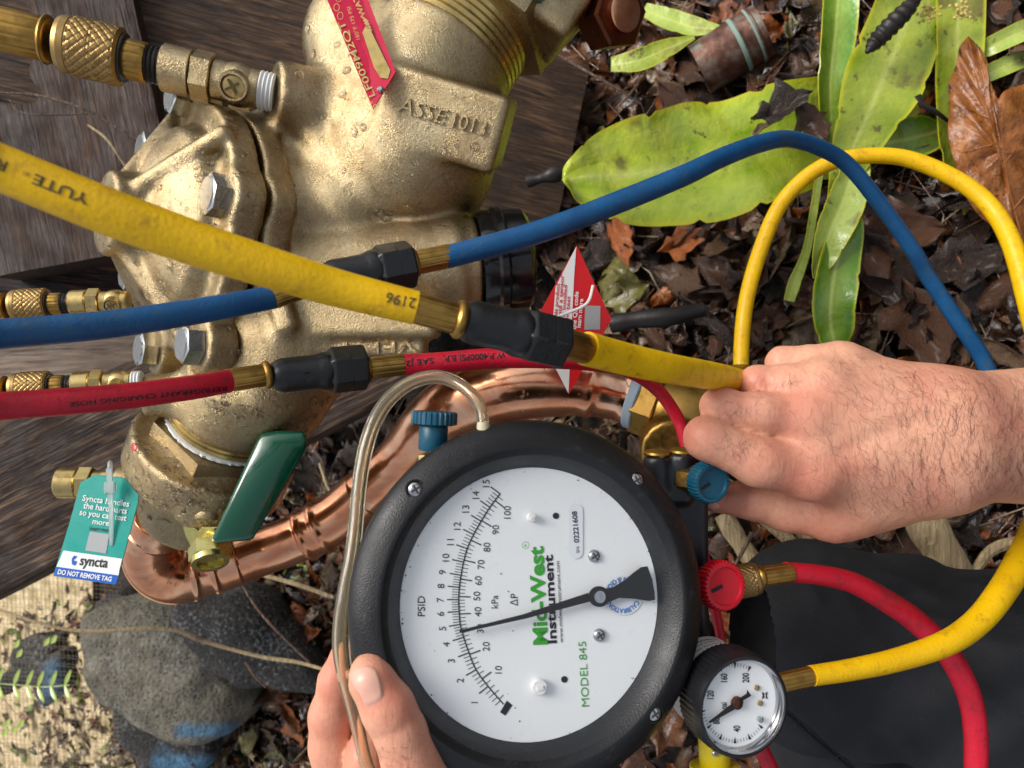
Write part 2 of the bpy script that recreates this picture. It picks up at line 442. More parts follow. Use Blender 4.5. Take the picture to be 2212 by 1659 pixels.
MYEL = hose_mat('yellow_hose_rubber', 'ecbc00', 'dcaa02', 'a87c18')
MBLU = hose_mat('blue_hose_rubber', '0a4f80', '083e68', '34505e')
MRED = hose_mat('red_hose_rubber', 'c4142e', 'a80f26', '74202a')
MKB = plastic('blue_knob_plastic', '0e5068', .35, .15)
MKR = plastic('red_knob_plastic', 'c81426', .33, .15)
MKY = plastic('yellow_knob_plastic', 'd8c010', .35, .15)
MDIAL = plastic('dial_white', (.80, .82, .82), .32, 0)
MINK, MGRN, MBLUINK = flat('ink_black', '120e12'), flat('ink_green', '2f9a1c'), flat('ink_blue', '1470c0')
MCODE = plastic('print_grey', (.36, .37, .37), .4, .1)
MWHITE = plastic('white_plastic', (.78, .78, .76), .35, .1)
MLEVER = plastic('green_vinyl', '0b4a34', .16, .12, 120, Coat_Weight=.4)
MTEAL = plastic('tag_teal', '06988a', .3, .1); MTBLUE = plastic('tag_blue', '1258b8', .3, .1); MTRED = plastic('tag_red', 'd01018', .35, .1)
MPLATE = plastic('plate_red', 'c80c3c', .35, .1); MGINK = brass_shiny('plate_gold', 'c8b070', .3, 'a88a48')
MTEFLON = plastic('white_sealant', (.72, .73, .70), .5, .6, 900)
MFAB = Mat('black_cloth', hexc('1c1d20'), .8); MFAB.bump(MFAB.noise(900, 2), .6, .0009); MFAB.bump(MFAB.noise(18, 3), .25, .006)
MFAB.link(MFAB.mix(MFAB.ramp(MFAB.noise(330, 3, .6), [(.66, (0, 0, 0)), (.76, (.35, .35, .35))]), MFAB.ramp(MFAB.noise(25, 4), [(.3, hexc('141518')), (.7, hexc('232428'))]), hexc('6a665e')), 'Base Color'); MFAB = MFAB.m
MSKIN = skin_mat('skin', 'dca284', 'c8806a'); MSKL = skin_mat('skin_warm', 'e0a486', 'd08a70')
MNAIL = Mat('nail', hexc('dca994'), .36, Subsurface_Weight=.1, Subsurface_Scale=.003).m
MSLOT = flat('slot_dark', '5a4820', .5)
MHAIR = flat('dark_hair', '5a3626', .5)
MTUBE = Mat('clear_vinyl', hexc('f6eed6'), .08, Transmission_Weight=.95, IOR=1.38); MTUBE = MTUBE.m
MWATER = Mat('water', (1, 1, 1), .02, Transmission_Weight=1.0, IOR=1.33).m
MGLASS = None
def ferm(): return MO
# ================================================================== SETTING
def to_v(w): return (np.asarray(w) - CAM) @ ROT.T
def add_inst(name, me, M, parent=None, **kw):
    o = bpy.data.objects.new(name, me); COL.objects.link(o)
    if parent is not None:
        o.parent = parent; o.matrix_basis = Matrix.Translation(-Vector(WL[parent])) @ M
    else: o.matrix_basis = M
    WL[o] = np.array(M.translation); return fin(o, **kw)
def set_attr(o, name, vals):
    a = o.data.attributes.new(name, 'FLOAT', 'POINT'); a.data.foreach_set('value', np.asarray(vals, np.float32))

# ground: one sheet to the horizon, finely divided where the camera looks
MSOIL = Mat('wet_soil', rough=.5)
MSOIL.link(MSOIL.ramp(MSOIL.noise(38, 6, .65), [(.3, hexc('120c08')), (.52, hexc('2c1e14')), (.72, hexc('4c3624'))]), 'Base Color')
MSOIL.link(MSOIL.ramp(MSOIL.noise(30, 3), [(.35, (.12,) * 3), (.6, (.75,) * 3)]), 'Roughness')
MSOIL.bump(MSOIL.noise(90, 6, .7), 1.0, .012); MSOIL = MSOIL.m
def ground_h(x, y): return .010 * snoise(np.stack([x, y, 0 * x], 1), 3, 4, 14) + .012 * snoise(np.stack([x, y, 0 * x], 1), 5, 2, 3)
gx = np.concatenate([-np.geomspace(60, 1.6, 14), np.linspace(-1.5, 1.5, 150), np.geomspace(1.6, 60, 14)])
gy = np.concatenate([-np.geomspace(60, .7, 14), np.linspace(-.6, 2.6, 160), np.geomspace(2.7, 90, 16)])
XX, YY = np.meshgrid(gx, gy, indexing='ij'); xs, ys = XX.ravel(), YY.ravel()
gw = np.stack([xs, ys, ground_h(xs, ys) - .012], 1); ny_ = len(gy)
gf = [(i * ny_ + j, (i + 1) * ny_ + j, (i + 1) * ny_ + j + 1, i * ny_ + j + 1) for i in range(len(gx) - 1) for j in range(ny_ - 1)]
add('ground', (to_v(gw), gf), MSOIL, sharp=None, kind='structure')
# sandy path beyond the wire fence, sunlight put into its pale colour
MSUNSAND = Mat('sunlit_sand', rough=.9)
MSUNSAND.link(MSUNSAND.mix(MSUNSAND.ramp(MSUNSAND.noise(30, 5), [(.45, (0, 0, 0)), (.7, (1, 1, 1))]), MSUNSAND.ramp(MSUNSAND.noise(140, 4), [(.3, hexc('b89c70')), (.7, hexc('ead6ae'))]), hexc('8c7c4c')), 'Base Color')
MSUNSAND.bump(MSUNSAND.noise(200, 4), .8, .004); MSUNSAND = MSUNSAND.m
pa = []
edge = [(-900, 1180), (-60, 1235), (90, 1225), (190, 1290), (235, 1400), (330, 1490), (310, 1700), (420, 2300), (-900, 3000)]
pw = np.array([to_w(G(x, y, .006)) for x, y in edge])
NS = 46
cx_ = np.array([pw[:, 0].min(), pw[:, 0].max()]); 
def inpoly(px, py, poly):
    c = np.zeros(len(px), bool); n = len(poly)
    for i in range(n):
        x1, y1 = poly[i][:2]; x2, y2 = poly[(i + 1) % n][:2]
        m = ((y1 > py) != (y2 > py)) & (px < (x2 - x1) * (py - y1) / ((y2 - y1) if y2 != y1 else 1e-9) + x1); c ^= m
    return c
pg_x = np.linspace(pw[:, 0].min(), pw[:, 0].max(), 70); pg_y = np.linspace(pw[:, 1].min(), pw[:, 1].max(), 70)
PX, PY = np.meshgrid(pg_x, pg_y, indexing='ij'); px, py = PX.ravel(), PY.ravel()
ins = inpoly(px + .01 * np.sin(py * 40), py + .01 * np.sin(px * 37), pw[:, :2].tolist()).reshape(70, 70)
pv = np.stack([px, py, ground_h(px, py) + .001], 1)
pf = [(i * 70 + j, (i + 1) * 70 + j, (i + 1) * 70 + j + 1, i * 70 + j + 1) for i in range(69) for j in range(69) if ins[i, j]]
used = sorted({k for f in pf for k in f}); mp = {k: i for i, k in enumerate(used)}
add('sunlit_sandy_path', (to_v(pv[used]), [tuple(mp[k] for k in f) for f in pf]), MSUNSAND, sharp=None, kind='structure')

# ------------------------------------------------------------------ weathered timbers behind the valve
MW1 = wood_mat('timber_brown', '24170e', '523a26', '7c5e40', 1.2); MW2 = wood_mat('timber_dark', '21140d', '412a1c', '59402c', .6)
MW3 = wood_mat('timber_burnt', '17100d', '33221b', '8a4a2c', 1.4); MW4 = wood_mat('timber_grey', '54443a', '83705f', 'a08d7a', .8)
MW5 = wood_mat('timber_ridged', '1a100a', '40291a', '8a6c50', 1.5)
def timber(p0, p1, wpx, thick, mat, label, seed, tilt=0.0, rough=.0025, roundend=False, name='timber'):
    a, b = V(*p0), V(*p1); d = (p0[2] + p1[2]) / 2; x = nrm(b - a); L = np.linalg.norm(b - a); W = wpx * K * d
    z = nrm(np.array([0, 0, 1.0]) - x * x[2]); y = np.cross(z, x)
    if tilt: y, z = y * math.cos(tilt) + z * math.sin(tilt), z * math.cos(tilt) - y * math.sin(tilt)
    nu, nv = 90, 36
    u = np.linspace(0, 1, nu); v = np.linspace(-1, 1, nv); U, W_ = np.meshgrid(u, v, indexing='ij')
    lx = (U - .5) * L; ly = W_ * W / 2
    if roundend: ly = ly * np.where(U > .8, np.sqrt(np.clip(1 - ((U - .8) / .2)**2 * .96, 0, 1)), 1)
    bevel = -np.clip(np.abs(W_) - .86, 0, 1)**2 * 10 * thick * .35
    q = np.stack([lx.ravel(), ly.ravel(), 0 * lx.ravel()], 1)
    hz = bevel.ravel() + rough * snoise(q * np.array([6, 110, 1]), seed, 4, 1.0) + rough * 1.6 * snoise(q * np.array([3, 12, 1]), seed + 9, 2, 2.0)
    ly2 = ly.ravel() + .004 * snoise(q * np.array([14, 3, 1]), seed + 4, 2, 1.0) * (np.abs(W_.ravel()) > .9)
    top = np.stack([lx.ravel(), ly2, hz], 1); bot = np.stack([lx.ravel(), ly2, np.full(lx.size, -thick)], 1)
    n = nu * nv; F = []
    for i in range(nu - 1):
        for j in range(nv - 1):
            k = i * nv + j; F.append((k, k + nv, k + nv + 1, k + 1)); F.append((k + n, k + 1 + n, k + nv + 1 + n, k + nv + n))
    for i in range(nu - 1):
        k = i * nv; F.append((k, k + n, k + nv + n, k + nv)); k = i * nv + nv - 1; F.append((k, k + nv, k + nv + n, k + n))
    for j in range(nv - 1):
        F.append((j, j + 1, j + 1 + n, j + n)); k = (nu - 1) * nv + j; F.append((k, k + n, k + 1 + n, k + 1))
    me = mk_mesh(name, np.concatenate([top, bot]), F, mat, True, 50)
    A = np.stack([x, y, z]) @ ROT; c = to_w((a + b) / 2); M = Matrix.Identity(4)
    for i in range(3):
        for j in range(3): M[i][j] = A[j][i]
        M[i][3] = c[i]
    return add_inst(name, me, M, label=label, cat='timber', group='weathered timbers behind the valve')
timber((-320, -110, .74), (1235, 330, .90), 420, .07, MW1, 'long grey-brown timber running behind the top of the bronze valve', 1)
timber((60, -40, .775), (190, 560, .79), 420, .06, MW2, 'smooth dark board between knurled fitting and yellow hose', 2, rough=.001)
timber((-240, 470, .83), (420, 560, .86), 260, .07, MW3, 'charred dark timber flecked with orange under the yellow hose', 3, rough=.005)
timber((-240, 760, .85), (640, 720, .88), 190, .06, MW4, 'pale grey timber seen between the blue and red hoses', 4)
timber((-300, 1240, .82), (870, 668, .88), 330, .08, MW5, 'ridged dark timber slanting below the red hose', 5, rough=.004)

# ------------------------------------------------------------------ rocks
def rock_mat(name, a, b, c, wet):
    m = Mat(name, rough=.7)
    col = m.ramp(m.noise(26, 6, .7), [(.3, hexc(a)), (.52, hexc(b)), (.75, hexc(c))])
    pits = m.voro(170); col = m.mix(m.ramp(pits, [(.12, (1, 1, 1)), (.32, (0, 0, 0))]), col, hexc('12110f'))
    col = m.mix(m.ramp(m.math('MULTIPLY', m.noise(190, 3), m.math('ADD', m.noise(9, 2), .45)), [(.52, (0, 0, 0)), (.68, (.6, .6, .6))]), col, hexc('a0a2a2'))
    bl = m.math('MULTIPLY', m.attr('blue_reflection'), m.math('GREATER_THAN', m.noise(40, 5), .34))  # blue reflection along the stone edges, put into the base colour
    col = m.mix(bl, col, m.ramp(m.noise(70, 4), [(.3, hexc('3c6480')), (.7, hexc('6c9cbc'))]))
    m.link(col, 'Base Color'); m.link(m.ramp(m.noise(80, 4), [(.35, (wet,) * 3), (.65, (.8,) * 3)]), 'Roughness')
    m.bump(pits, .6, .004); m.bump(m.noise(120, 6, .72), 1.0, .006); return m.m
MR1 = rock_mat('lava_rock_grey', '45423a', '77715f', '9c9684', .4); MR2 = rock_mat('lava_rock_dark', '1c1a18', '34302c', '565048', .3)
def rock(poly, d, thick, mat, label, seed, name='rock', blue_reflection=None, amp=.006):
    """a boulder whose silhouette follows poly (reference pixels) at depth d"""
    P = np.array(poly, float); c = P.mean(0); k = 72
    rel = P - c; ang = np.arctan2(rel[:, 1], rel[:, 0]); o = np.argsort(ang); rr = np.hypot(rel[:, 0], rel[:, 1])[o]; an = ang[o]
    th = np.linspace(-np.pi, np.pi, k, endpoint=False); R = np.interp(th, np.r_[an - 2 * np.pi, an, an + 2 * np.pi], np.r_[rr, rr, rr])
    nl = 25; VS = []
    for i in range(nl):
        f = math.pi * (i + .5) / nl; s = math.sin(f)**.45; z = math.cos(f)
        x = c[0] + R * np.cos(th) * s; y = c[1] + R * np.sin(th) * s
        VS.append(np.stack([(x - 1106) * K * d, (829.5 - y) * K * d, -d + thick * np.sign(z) * abs(z)**.6 + 0 * x], 1))
    v = np.concatenate(VS); F = [(i * k + j, (i + 1) * k + j, (i + 1) * k + (j + 1) % k, i * k + (j + 1) % k) for i in range(nl - 1) for j in range(k)]
    F.append(tuple(range(k))); F.append(tuple((nl - 1) * k + j for j in range(k - 1, -1, -1)))
    nn = v - v.mean(0); nn /= np.linalg.norm(nn, axis=1)[:, None]
    v = v + nn * (amp * snoise(v, seed, 5, 45) + amp * 2.6 * np.abs(snoise(v, seed + 5, 3, 14)))[:, None]
    ob = add(name, (v, F), mat, sharp=None, label=label, cat='rock')
    pr = np.zeros(len(v))
    if blue_reflection is not None:
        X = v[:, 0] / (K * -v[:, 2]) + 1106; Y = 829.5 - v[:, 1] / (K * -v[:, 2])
        a, b, w = blue_reflection; a, b = np.array(a, float), np.array(b, float); e = b - a; t = np.clip(((X - a[0]) * e[0] + (Y - a[1]) * e[1]) / (e @ e), 0, 1)
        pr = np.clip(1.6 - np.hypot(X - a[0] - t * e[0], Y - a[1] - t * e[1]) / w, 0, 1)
    set_attr(ob, 'blue_reflection', pr); return ob
rock([(395, 1285), (470, 1290), (600, 1350), (700, 1420), (735, 1490), (690, 1478), (600, 1462), (520, 1440), (430, 1390), (390, 1340)], 1.16, .06, MR2, 'dark wet lava rock reaching towards the gauge', 11)
rock([(275, 1470), (330, 1460), (430, 1540), (480, 1570), (465, 1625), (430, 1648), (360, 1645), (320, 1600)], 1.30, .07, MR2, 'black rock with blue reflections coloured in below the big grey boulder', 12, blue_reflection=((345, 1648), (450, 1652), 17))
rock([(215, 1390), (222, 1325), (300, 1300), (380, 1300), (430, 1345), (520, 1430), (558, 1475), (545, 1530), (505, 1568), (430, 1580), (370, 1545), (310, 1500), (235, 1450)], 1.22, .09, MR1, 'big grey pitted lava boulder with a blue reflection coloured on its lower edge', 13, blue_reflection=((390, 1580), (520, 1578), 11))
rock([(225, 1295), (300, 1290), (380, 1300), (360, 1345), (290, 1330), (222, 1345)], 1.30, .05, MR2, 'flat brown rock half hidden under the copper elbow', 14)
rock([(-40, 1490), (40, 1440), (110, 1375), (150, 1360), (120, 1410), (135, 1420), (60, 1470), (0, 1500)], 1.32, .02, MR2, 'thin black rock wedge behind the wire fence', 15, amp=.003)
rock([(105, 1430), (150, 1400), (148, 1450), (130, 1500), (110, 1520), (95, 1490)], 1.26, .03, MR2, 'small upright stone with a blue reflection coloured on one side by the fence', 16, blue_reflection=((120, 1450), (112, 1520), 22), amp=.003)

# ------------------------------------------------------------------ wire fence, lower left
MWIRE = Mat('wire', hexc('8a7c66'), .45, .4).m
wf = thing('wire_fence', 'fine square wire mesh fence in front of the sunlit sandy path', 'fence', V(60, 1450, 1.2))
g = []
for i, X in enumerate(np.arange(-60, 262, 9.2)):
    g.append(tube(VV([(X, 1222 + .08 * X, 1.22), (X + 6, 1450, 1.19), (X + 18, 1720, 1.16)]), .00030, 4))
add('wire_strands', comb(*g), MWIRE, wf, kind='stuff'); g = []
for Y in np.arange(1225, 1720, 9.2):
    g.append(tube(VV([(-80, Y - 14, 1.23 - .00012 * (Y - 1225)), (90, Y + 3 * math.sin(Y), 1.215 - .00012 * (Y - 1225)), (262, Y + 16, 1.205 - .00012 * (Y - 1225))]), .00030, 4))
add('wire_strands', comb(*g), MWIRE, wf, kind='stuff')

# ------------------------------------------------------------------ leaves
def blade(pts, n=10, fold=.18, wave=.0, seed=0, th=.0007, nv=9, roll=0.0, hole=None):
    """strap leaf: pts (X, Y, depth, width px); folded along its midrib, closed, thin"""
    q = crom([list(V(*p[:3])) + [p[3] * K * p[2] * .5] for p in pts], n); P, R = q[:, :3], np.maximum(q[:, 3], .0004)
    T = np.gradient(P, axis=0); T /= np.linalg.norm(T, axis=1)[:, None]
    zc = np.array([0, 0, 1.0]); v = np.linspace(-1, 1, nv); top = []
    r = np.random.default_rng(seed); ph = r.random(4) * 6.28
    m = len(P)
    for i in range(m):
        s = nrm(np.cross(zc, T[i])); nn = np.cross(T[i], s)
        s, nn = s * math.cos(roll) + nn * math.sin(roll), nn * math.cos(roll) - s * math.sin(roll)
        hz = R[i] * fold * (np.abs(v)**1.3 - .3) + wave * np.sin(i * .13 + ph[0] + 1.3 * np.sign(v)) * v**2 + wave * .5 * np.sin(i * .23 + ph[1]) * v + wave * .28 * np.sin(i * .41 + 2 * v + ph[2])
        wj = R[i] * (1 + .02 * np.sin(i * .31 + ph[2]))
        nib = np.array([max(0, math.sin(i * .83 + ph[3] + 2.1 * q_) * math.sin(i * .37 + ph[1] * q_) - .55) for q_ in (1, 2)]); nb = 1 - np.where(v < 0, nib[0], nib[1]) * .22 * np.abs(v)**4
        top.append(P[i] + (wj * v * nb)[:, None] * s + hz[:, None] * nn)
    top = np.array(top); N = np.cross(np.gradient(top, axis=0), np.gradient(top, axis=1)); N /= (np.linalg.norm(N, axis=2)[:, :, None] + 1e-12)
    bot = top - th * N * np.sign((N @ zc).mean() or 1)
    n0 = m * nv; F = []
    for i in range(m - 1):
        for j in range(nv - 1):
            k = i * nv + j; F.append((k, k + nv, k + nv + 1, k + 1)); F.append((k + n0, k + 1 + n0, k + nv + 1 + n0, k + nv + n0))
    for i in range(m - 1):
        k = i * nv; F.append((k, k + n0, k + nv + n0, k + nv)); k += nv - 1; F.append((k, k + nv, k + nv + n0, k + n0))
    for j in range(nv - 1):
        F.append((j, j + 1, j + 1 + n0, j + n0)); k = (m - 1) * nv + j; F.append((k, k + n0, k + 1 + n0, k + 1))
    ed = np.tile(np.abs(v), m); rib = np.tile(.5 + .5 * np.cos(v * 28), m)
    return np.concatenate([top.reshape(-1, 3), bot.reshape(-1, 3)]), F, np.r_[ed, ed], np.r_[rib, rib]
MG1 = green_mat('strap_leaf_lime', '80a416', 'c6d238', .66); MG2 = green_mat('strap_leaf_green', '2c6408', '5c9418', .72); MG3 = green_mat('strap_leaf_olive', '6a8612', 'a4b034', .62)
MG4 = green_mat('strap_leaf_pale', '86a43a', 'b4c464', .66)
pl = thing('strap_leaf_plant', 'bright green strap-leaved plant with spotted wet leaves in the litter', 'plant', G(1840, 330))
def leaf(pts, mat, label=None, **k):
    g = blade(pts, **k); o = add('leaf', g, mat, pl, sharp=60, label=label); set_attr(o, 'edge', g[2]); set_attr(o, 'rib', g[3]); return o
leaf([(1216, 392, .70, 14), (1236, 386, .70, 84), (1300, 380, .705, 180), (1400, 372, .71, 236), (1500, 356, .715, 262), (1600, 330, .72, 258), (1700, 300, .73, 238), (1800, 268, .745, 200), (1860, 255, .75, 170)], MG1, 'broad lime leaf lying towards the valve', fold=.10, wave=.009, seed=1, nv=13)
leaf([(2020, -140, .70, 120), (1985, -40, .695, 150), (1950, 70, .69, 168), (1905, 180, .685, 165), (1868, 265, .69, 130), (1835, 345, .70, 84), (1815, 420, .71, 60), (1800, 480, .73, 40)], MG3, 'wide yellow-green leaf rising to the top edge', fold=.12, wave=.003, seed=2)
leaf([(1815, -60, .72, 66), (1808, 60, .715, 78), (1796, 180, .71, 70), (1800, 290, .72, 52), (1815, 360, .73, 34)], MG2, fold=.5, wave=.002, seed=3)
leaf([(2072, -80, .70, 106), (2072, 60, .69, 104), (2066, 200, .69, 96), (2070, 330, .70, 86), (2105, 430, .72, 70), (2138, 530, .74, 40), (2146, 566, .745, 6)], MG3, fold=.16, wave=.003, seed=4)
leaf([(2046, 270, .715, 6), (2020, 285, .715, 70), (1960, 300, .72, 92), (1900, 312, .725, 70), (1850, 330, .735, 40)], MG2, 'short deep green leaf under the wide one', fold=.2, wave=.002, seed=5)
leaf([(2060, 170, .73, 60), (1990, 235, .735, 80), (1920, 300, .74, 60), (1850, 350, .745, 36)], MG3, fold=.1, seed=6)
leaf([(1850, 350, .705, 60), (1826, 430, .70, 76), (1796, 500, .695, 74), (1776, 560, .70, 48), (1760, 600, .71, 8)], MG4, 'pale folded leaf pointing down', fold=.55, wave=.002, seed=7)
leaf([(1835, 420, .715, 40), (1825, 500, .71, 76), (1808, 580, .70, 92), (1796, 660, .70, 88), (1800, 720, .71, 70), (1810, 770, .72, 40)], MG2, 'dark glossy leaf hanging behind the hand', fold=.45, wave=.003, seed=8)
leaf([(1775, 340, .73, 16), (1760, 440, .735, 16), (1742, 540, .74, 18), (1716, 610, .745, 26), (1704, 650, .75, 22)], MG4, 'thin pale stalk', fold=.3, seed=9)
leaf([(2290, 30, .68, 46), (2212, 66, .68, 44), (2140, 100, .69, 40), (2080, 130, .71, 30)], MG4, fold=.4, seed=10)
leaf([(2290, 90, .69, 46), (2200, 130, .69, 40), (2110, 170, .70, 34), (2060, 190, .71, 26)], MG4, fold=.4, seed=11)
leaf([(1560, 62, .81, 10), (1500, 58, .82, 44), (1440, 40, .83, 46), (1390, 20, .84, 30)], MG4, 'yellowed leaf tip beside the brass valve', fold=.2, seed=12)
leaf([(1500, 80, .80, 10), (1440, 105, .805, 40), (1380, 130, .81, 50), (1320, 140, .82, 30)], MG3, fold=.2, seed=13)

# dead leaves -------------------------------------------------------
DM = [deadleaf_mat('dead_leaf_brown', '38200f', '6e4324'), deadleaf_mat('dead_leaf_dark', '160d07', '36200f', .28), deadleaf_mat('dead_leaf_tan', '5c4834', '9c8464', .5),
      deadleaf_mat('dead_leaf_orange', '70340f', 'b0642a'), deadleaf_mat('dead_leaf_grey', '443022', '76583e', .4), deadleaf_mat('dead_leaf_olive', '45421c', '7c7434', .45), deadleaf_mat('green_bits', '5c7a20', 'a4b83c', .5)]
def leaf_tpl(seed, asp=.42, curl=.5, bend=.4, nu=11, nv=7, wav=.05, thick=.010):
    r = np.random.default_rng(seed); u = np.linspace(0, 1, nu); v = np.linspace(-1, 1, nv)
    U, W = np.meshgrid(u, v, indexing='ij'); w = asp * .5 * np.sin(np.pi * np.clip(U, .01, .995)**.85)**1.05
    w = w * (1 + .20 * r.normal(size=(nu, nv)) * np.abs(W)); x = U - .5 + .03 * r.normal(size=(nu, nv)); y = W * w
    z = curl * (y**2) / asp * 2 * r.choice([1, 1, -1]) + bend * (U - .5)**2 * r.choice([1, -1]) + wav * r.normal(size=(nu, nv)) * .6 + .06 * np.abs(W) * asp
    t = np.stack([x, y, z], -1).reshape(-1, 3); b = t - [0, 0, thick]; n = nu * nv; F = []
    for i in range(nu - 1):
        for j in range(nv - 1):
            k = i * nv + j; F.append((k, k + nv, k + nv + 1, k + 1)); F.append((k + n, k + 1 + n, k + nv + 1 + n, k + nv + n))
    for i in range(nu - 1):
        k = i * nv; F.append((k, k + n, k + nv + n, k + nv)); k += nv - 1; F.append((k, k + nv, k + nv + n, k + n))
    for j in range(nv - 1):
        F.append((j, j + 1, j + 1 + n, j + n)); k = (nu - 1) * nv + j; F.append((k, k + n, k + 1 + n, k + 1))
    return np.concatenate([t, b]), F
TPL = [leaf_tpl(20 + i, a, c, b) for i, (a, c, b) in enumerate([(.45, .5, .4), (.36, .9, .7), (.55, .4, .3), (.28, 1.2, .5), (.5, .8, .9), (.4, .2, .2), (.6, .6, .5), (.22, .9, .9)])]
def Mx(w, L, yaw, tx, ty): return Matrix.Translation(Vector(w)) @ Matrix.Rotation(yaw, 4, 'Z') @ Matrix.Rotation(tx, 4, 'X') @ Matrix.Rotation(ty, 4, 'Y') @ Matrix.Diagonal((L, L, L, 1))
# the mass of small litter: one object
def litter(n, seed, region, lo, hi, zmax, wts, name, label=None):
    r = np.random.default_rng(seed); VS, FS, MI, k = [], [], [], 0
    while k < n:
        X, Y = r.uniform(region[0], region[2]), r.uniform(region[1], region[3])
        z = r.uniform(0, zmax); w = to_w(G(X, Y, z)); t = TPL[r.integers(len(TPL))]
        M = np.array(Mx(w, r.uniform(lo, hi), r.uniform(0, 6.28), r.normal() * .45, r.normal() * .35))
        v = t[0] @ M[:3, :3].T + M[:3, 3]; b = sum(len(q) for q in VS[-1:]) if False else k * len(v)
        VS.append(v); FS.append(np.array(t[1]) + b); MI += [r.choice(len(DM), p=wts)] * len(t[1]); k += 1
    o = add(name, (to_v(np.concatenate(VS)), np.concatenate(FS).tolist()), DM, sharp=None, midx=MI, kind='stuff'); return o
litter(1900, 41, (560, -360, 2420, 1720), .03, .085, .024, [.36, .30, .09, .07, .15, .03, 0], 'leaf_litter')
litter(1100, 47, (560, -360, 2420, 1720), .012, .03, .028, [.30, .30, .16, .06, .14, .04, 0], 'leaf_litter')
litter(800, 42, (360, 1050, 1000, 1720), .025, .07, .03, [.24, .22, .28, .06, .12, .08, 0], 'leaf_litter')
litter(420, 43, (90, 1270, 520, 1720), .02, .05, .015, [.14, .1, .3, .14, .1, .14, .08], 'leaf_litter')
litter(330, 44, (-60, 1330, 330, 1720), .014, .04, .012, [.08, 0, .36, .12, .04, .14, .26], 'leaf_litter')
for (X, Y, L, yaw, mi, ti, lab) in [(1690, 236, .055, 1.9, 1, 6, 'dark brown patch of leaf stuck on the broad lime leaf'), (1752, 262, .05, .6, 0, 2, 'torn brown leaf scrap where the lime leaf meets the stem'), (1640, 285, .03, 2.3, 2, 3, 'small tan leaf curl on the broad lime leaf')]:
    add_inst('dead_leaf', mk_mesh('dead_leaf', TPL[ti][0], TPL[ti][1], DM[mi], True, None), Mx(to_w(V(X, Y, .700)), L, yaw, .15, -.1), label=lab, cat='dead leaf')
# fine stems and fibres through the litter
def fibres(n, seed, region, name):
    r = np.random.default_rng(seed); g = []
    for k in range(n):
        X, Y = r.uniform(region[0], region[2]), r.uniform(region[1], region[3]); p = G(X, Y, r.uniform(.012, .034)); d = r.normal(size=3); d -= UPV * (d @ UPV) * .85; d = nrm(d); L = r.uniform(.015, .06)
        e = nrm(np.cross(UPV, d)) * r.normal() * .18 * L; g.append(tube(np.array([p - d * L, p + e, p + d * L * .9 + e * .4]), [.0006, .0008, .0004], 4))
    add(name, comb(*g), [MTWA, MTWB][seed % 2], kind='stuff', smooth=False)
MTWA, MTWB = deadleaf_mat('stem_brown', '3c2819', '6a4c34'), deadleaf_mat('stem_tan', '7c6444', 'b09870', .5)
litter(420, 48, (330, 1130, 780, 1500), .02, .055, .05, [.26, .22, .26, .1, .1, .04, .02], 'leaf_litter')
fibres(110, 65, (330, 1130, 780, 1520), 'litter_stems'); fibres(70, 62, (-40, 1330, 330, 1700), 'litter_stems')
fibres(260, 60, (1100, -40, 2260, 1300), 'litter_stems'); fibres(90, 61, (1100, -40, 2260, 1300), 'litter_stems'); fibres(150, 63, (440, 850, 1000, 1700), 'litter_stems')
# single leaves one can pick out
LM = {}
def dead(X, Y, L, yaw, mi, ti, tx=0., ty=0., z=.03, label=None, group=None, name='dead_leaf'):
    key = (mi, ti)
    if key not in LM:
        LM[key] = mk_mesh(name, TPL[ti][0], TPL[ti][1], DM[mi], True, None)
    return add_inst(name, LM[key], Mx(to_w(G(X, Y, z)), L, yaw, tx, ty), label=label, cat='dead leaf', group=group)
NAMED = [(1340, 512, .075, .3, 3, 5, 'flat orange-brown leaf just right of the blue hose'), (1478, 525, .06, 1.9, 3, 6, 'orange leaf with frayed edge under the lime leaf'), (1330, 440 + 150, .085, 2.6, 5, 4, 'mottled olive-brown leaf behind the red and white tag'),
         (1468, 600, .07, 1.2, 4, 2, 'grey curled leaf next to the mottled olive one'), (1575, 590, .12, 1.1, 0, 3, 'long narrow reddish brown leaf left of the yellow loop'), (1990, 705, .095, .35, 0, 6, 'broad wet brown leaf against the top of the wrist'),
         (1960, 560, .085, .9, 3, 1, 'crumpled light brown leaf inside the yellow loop'), (1560, 45, .09, 2.2, 3, 5, 'rust brown leaf behind the copper coupling'), (1465, 235, .08, .5, 0, 2, 'pinkish brown leaf above the lime leaf'),
         (830, 930, .10, .8, 4, 4, 'pale pinkish leaf inside the clear tube loop'), (760, 985, .075, 2.0, 2, 2, 'rounded tan leaf close beside the clear tube'), (905, 845, .10, 2.4, 2, 3, 'long tan leaf leaning under the red hose'), (640, 1560, .075, .6, 3, 0, 'orange curled leaf beside the left hand'),
         (600, 1635, .05, 1.6, 5, 2, 'greenish round leaf low in the litter by the fingers'), (545, 1600, .06, 2.7, 5, 0, 'yellow leaf right of the black rock')]
for i, (X, Y, L, yaw, mi, ti, lab) in enumerate(NAMED):
    dead(X, Y, L, yaw, mi, ti, RNG.normal() * .2, RNG.normal() * .2, .034, lab)
kinds = [(1, 'small blackened wet leaf lying in the dark litter', 'blackened leaves in the litter'), (0, 'mid-brown curled leaf lying loose in the litter', 'mid-brown leaves in the litter'), (4, 'dull grey-brown dry leaf lying in the litter', 'grey-brown leaves in the litter'), (2, 'pale straw-tan leaf scrap lying in the litter', 'tan leaf scraps in the litter')]
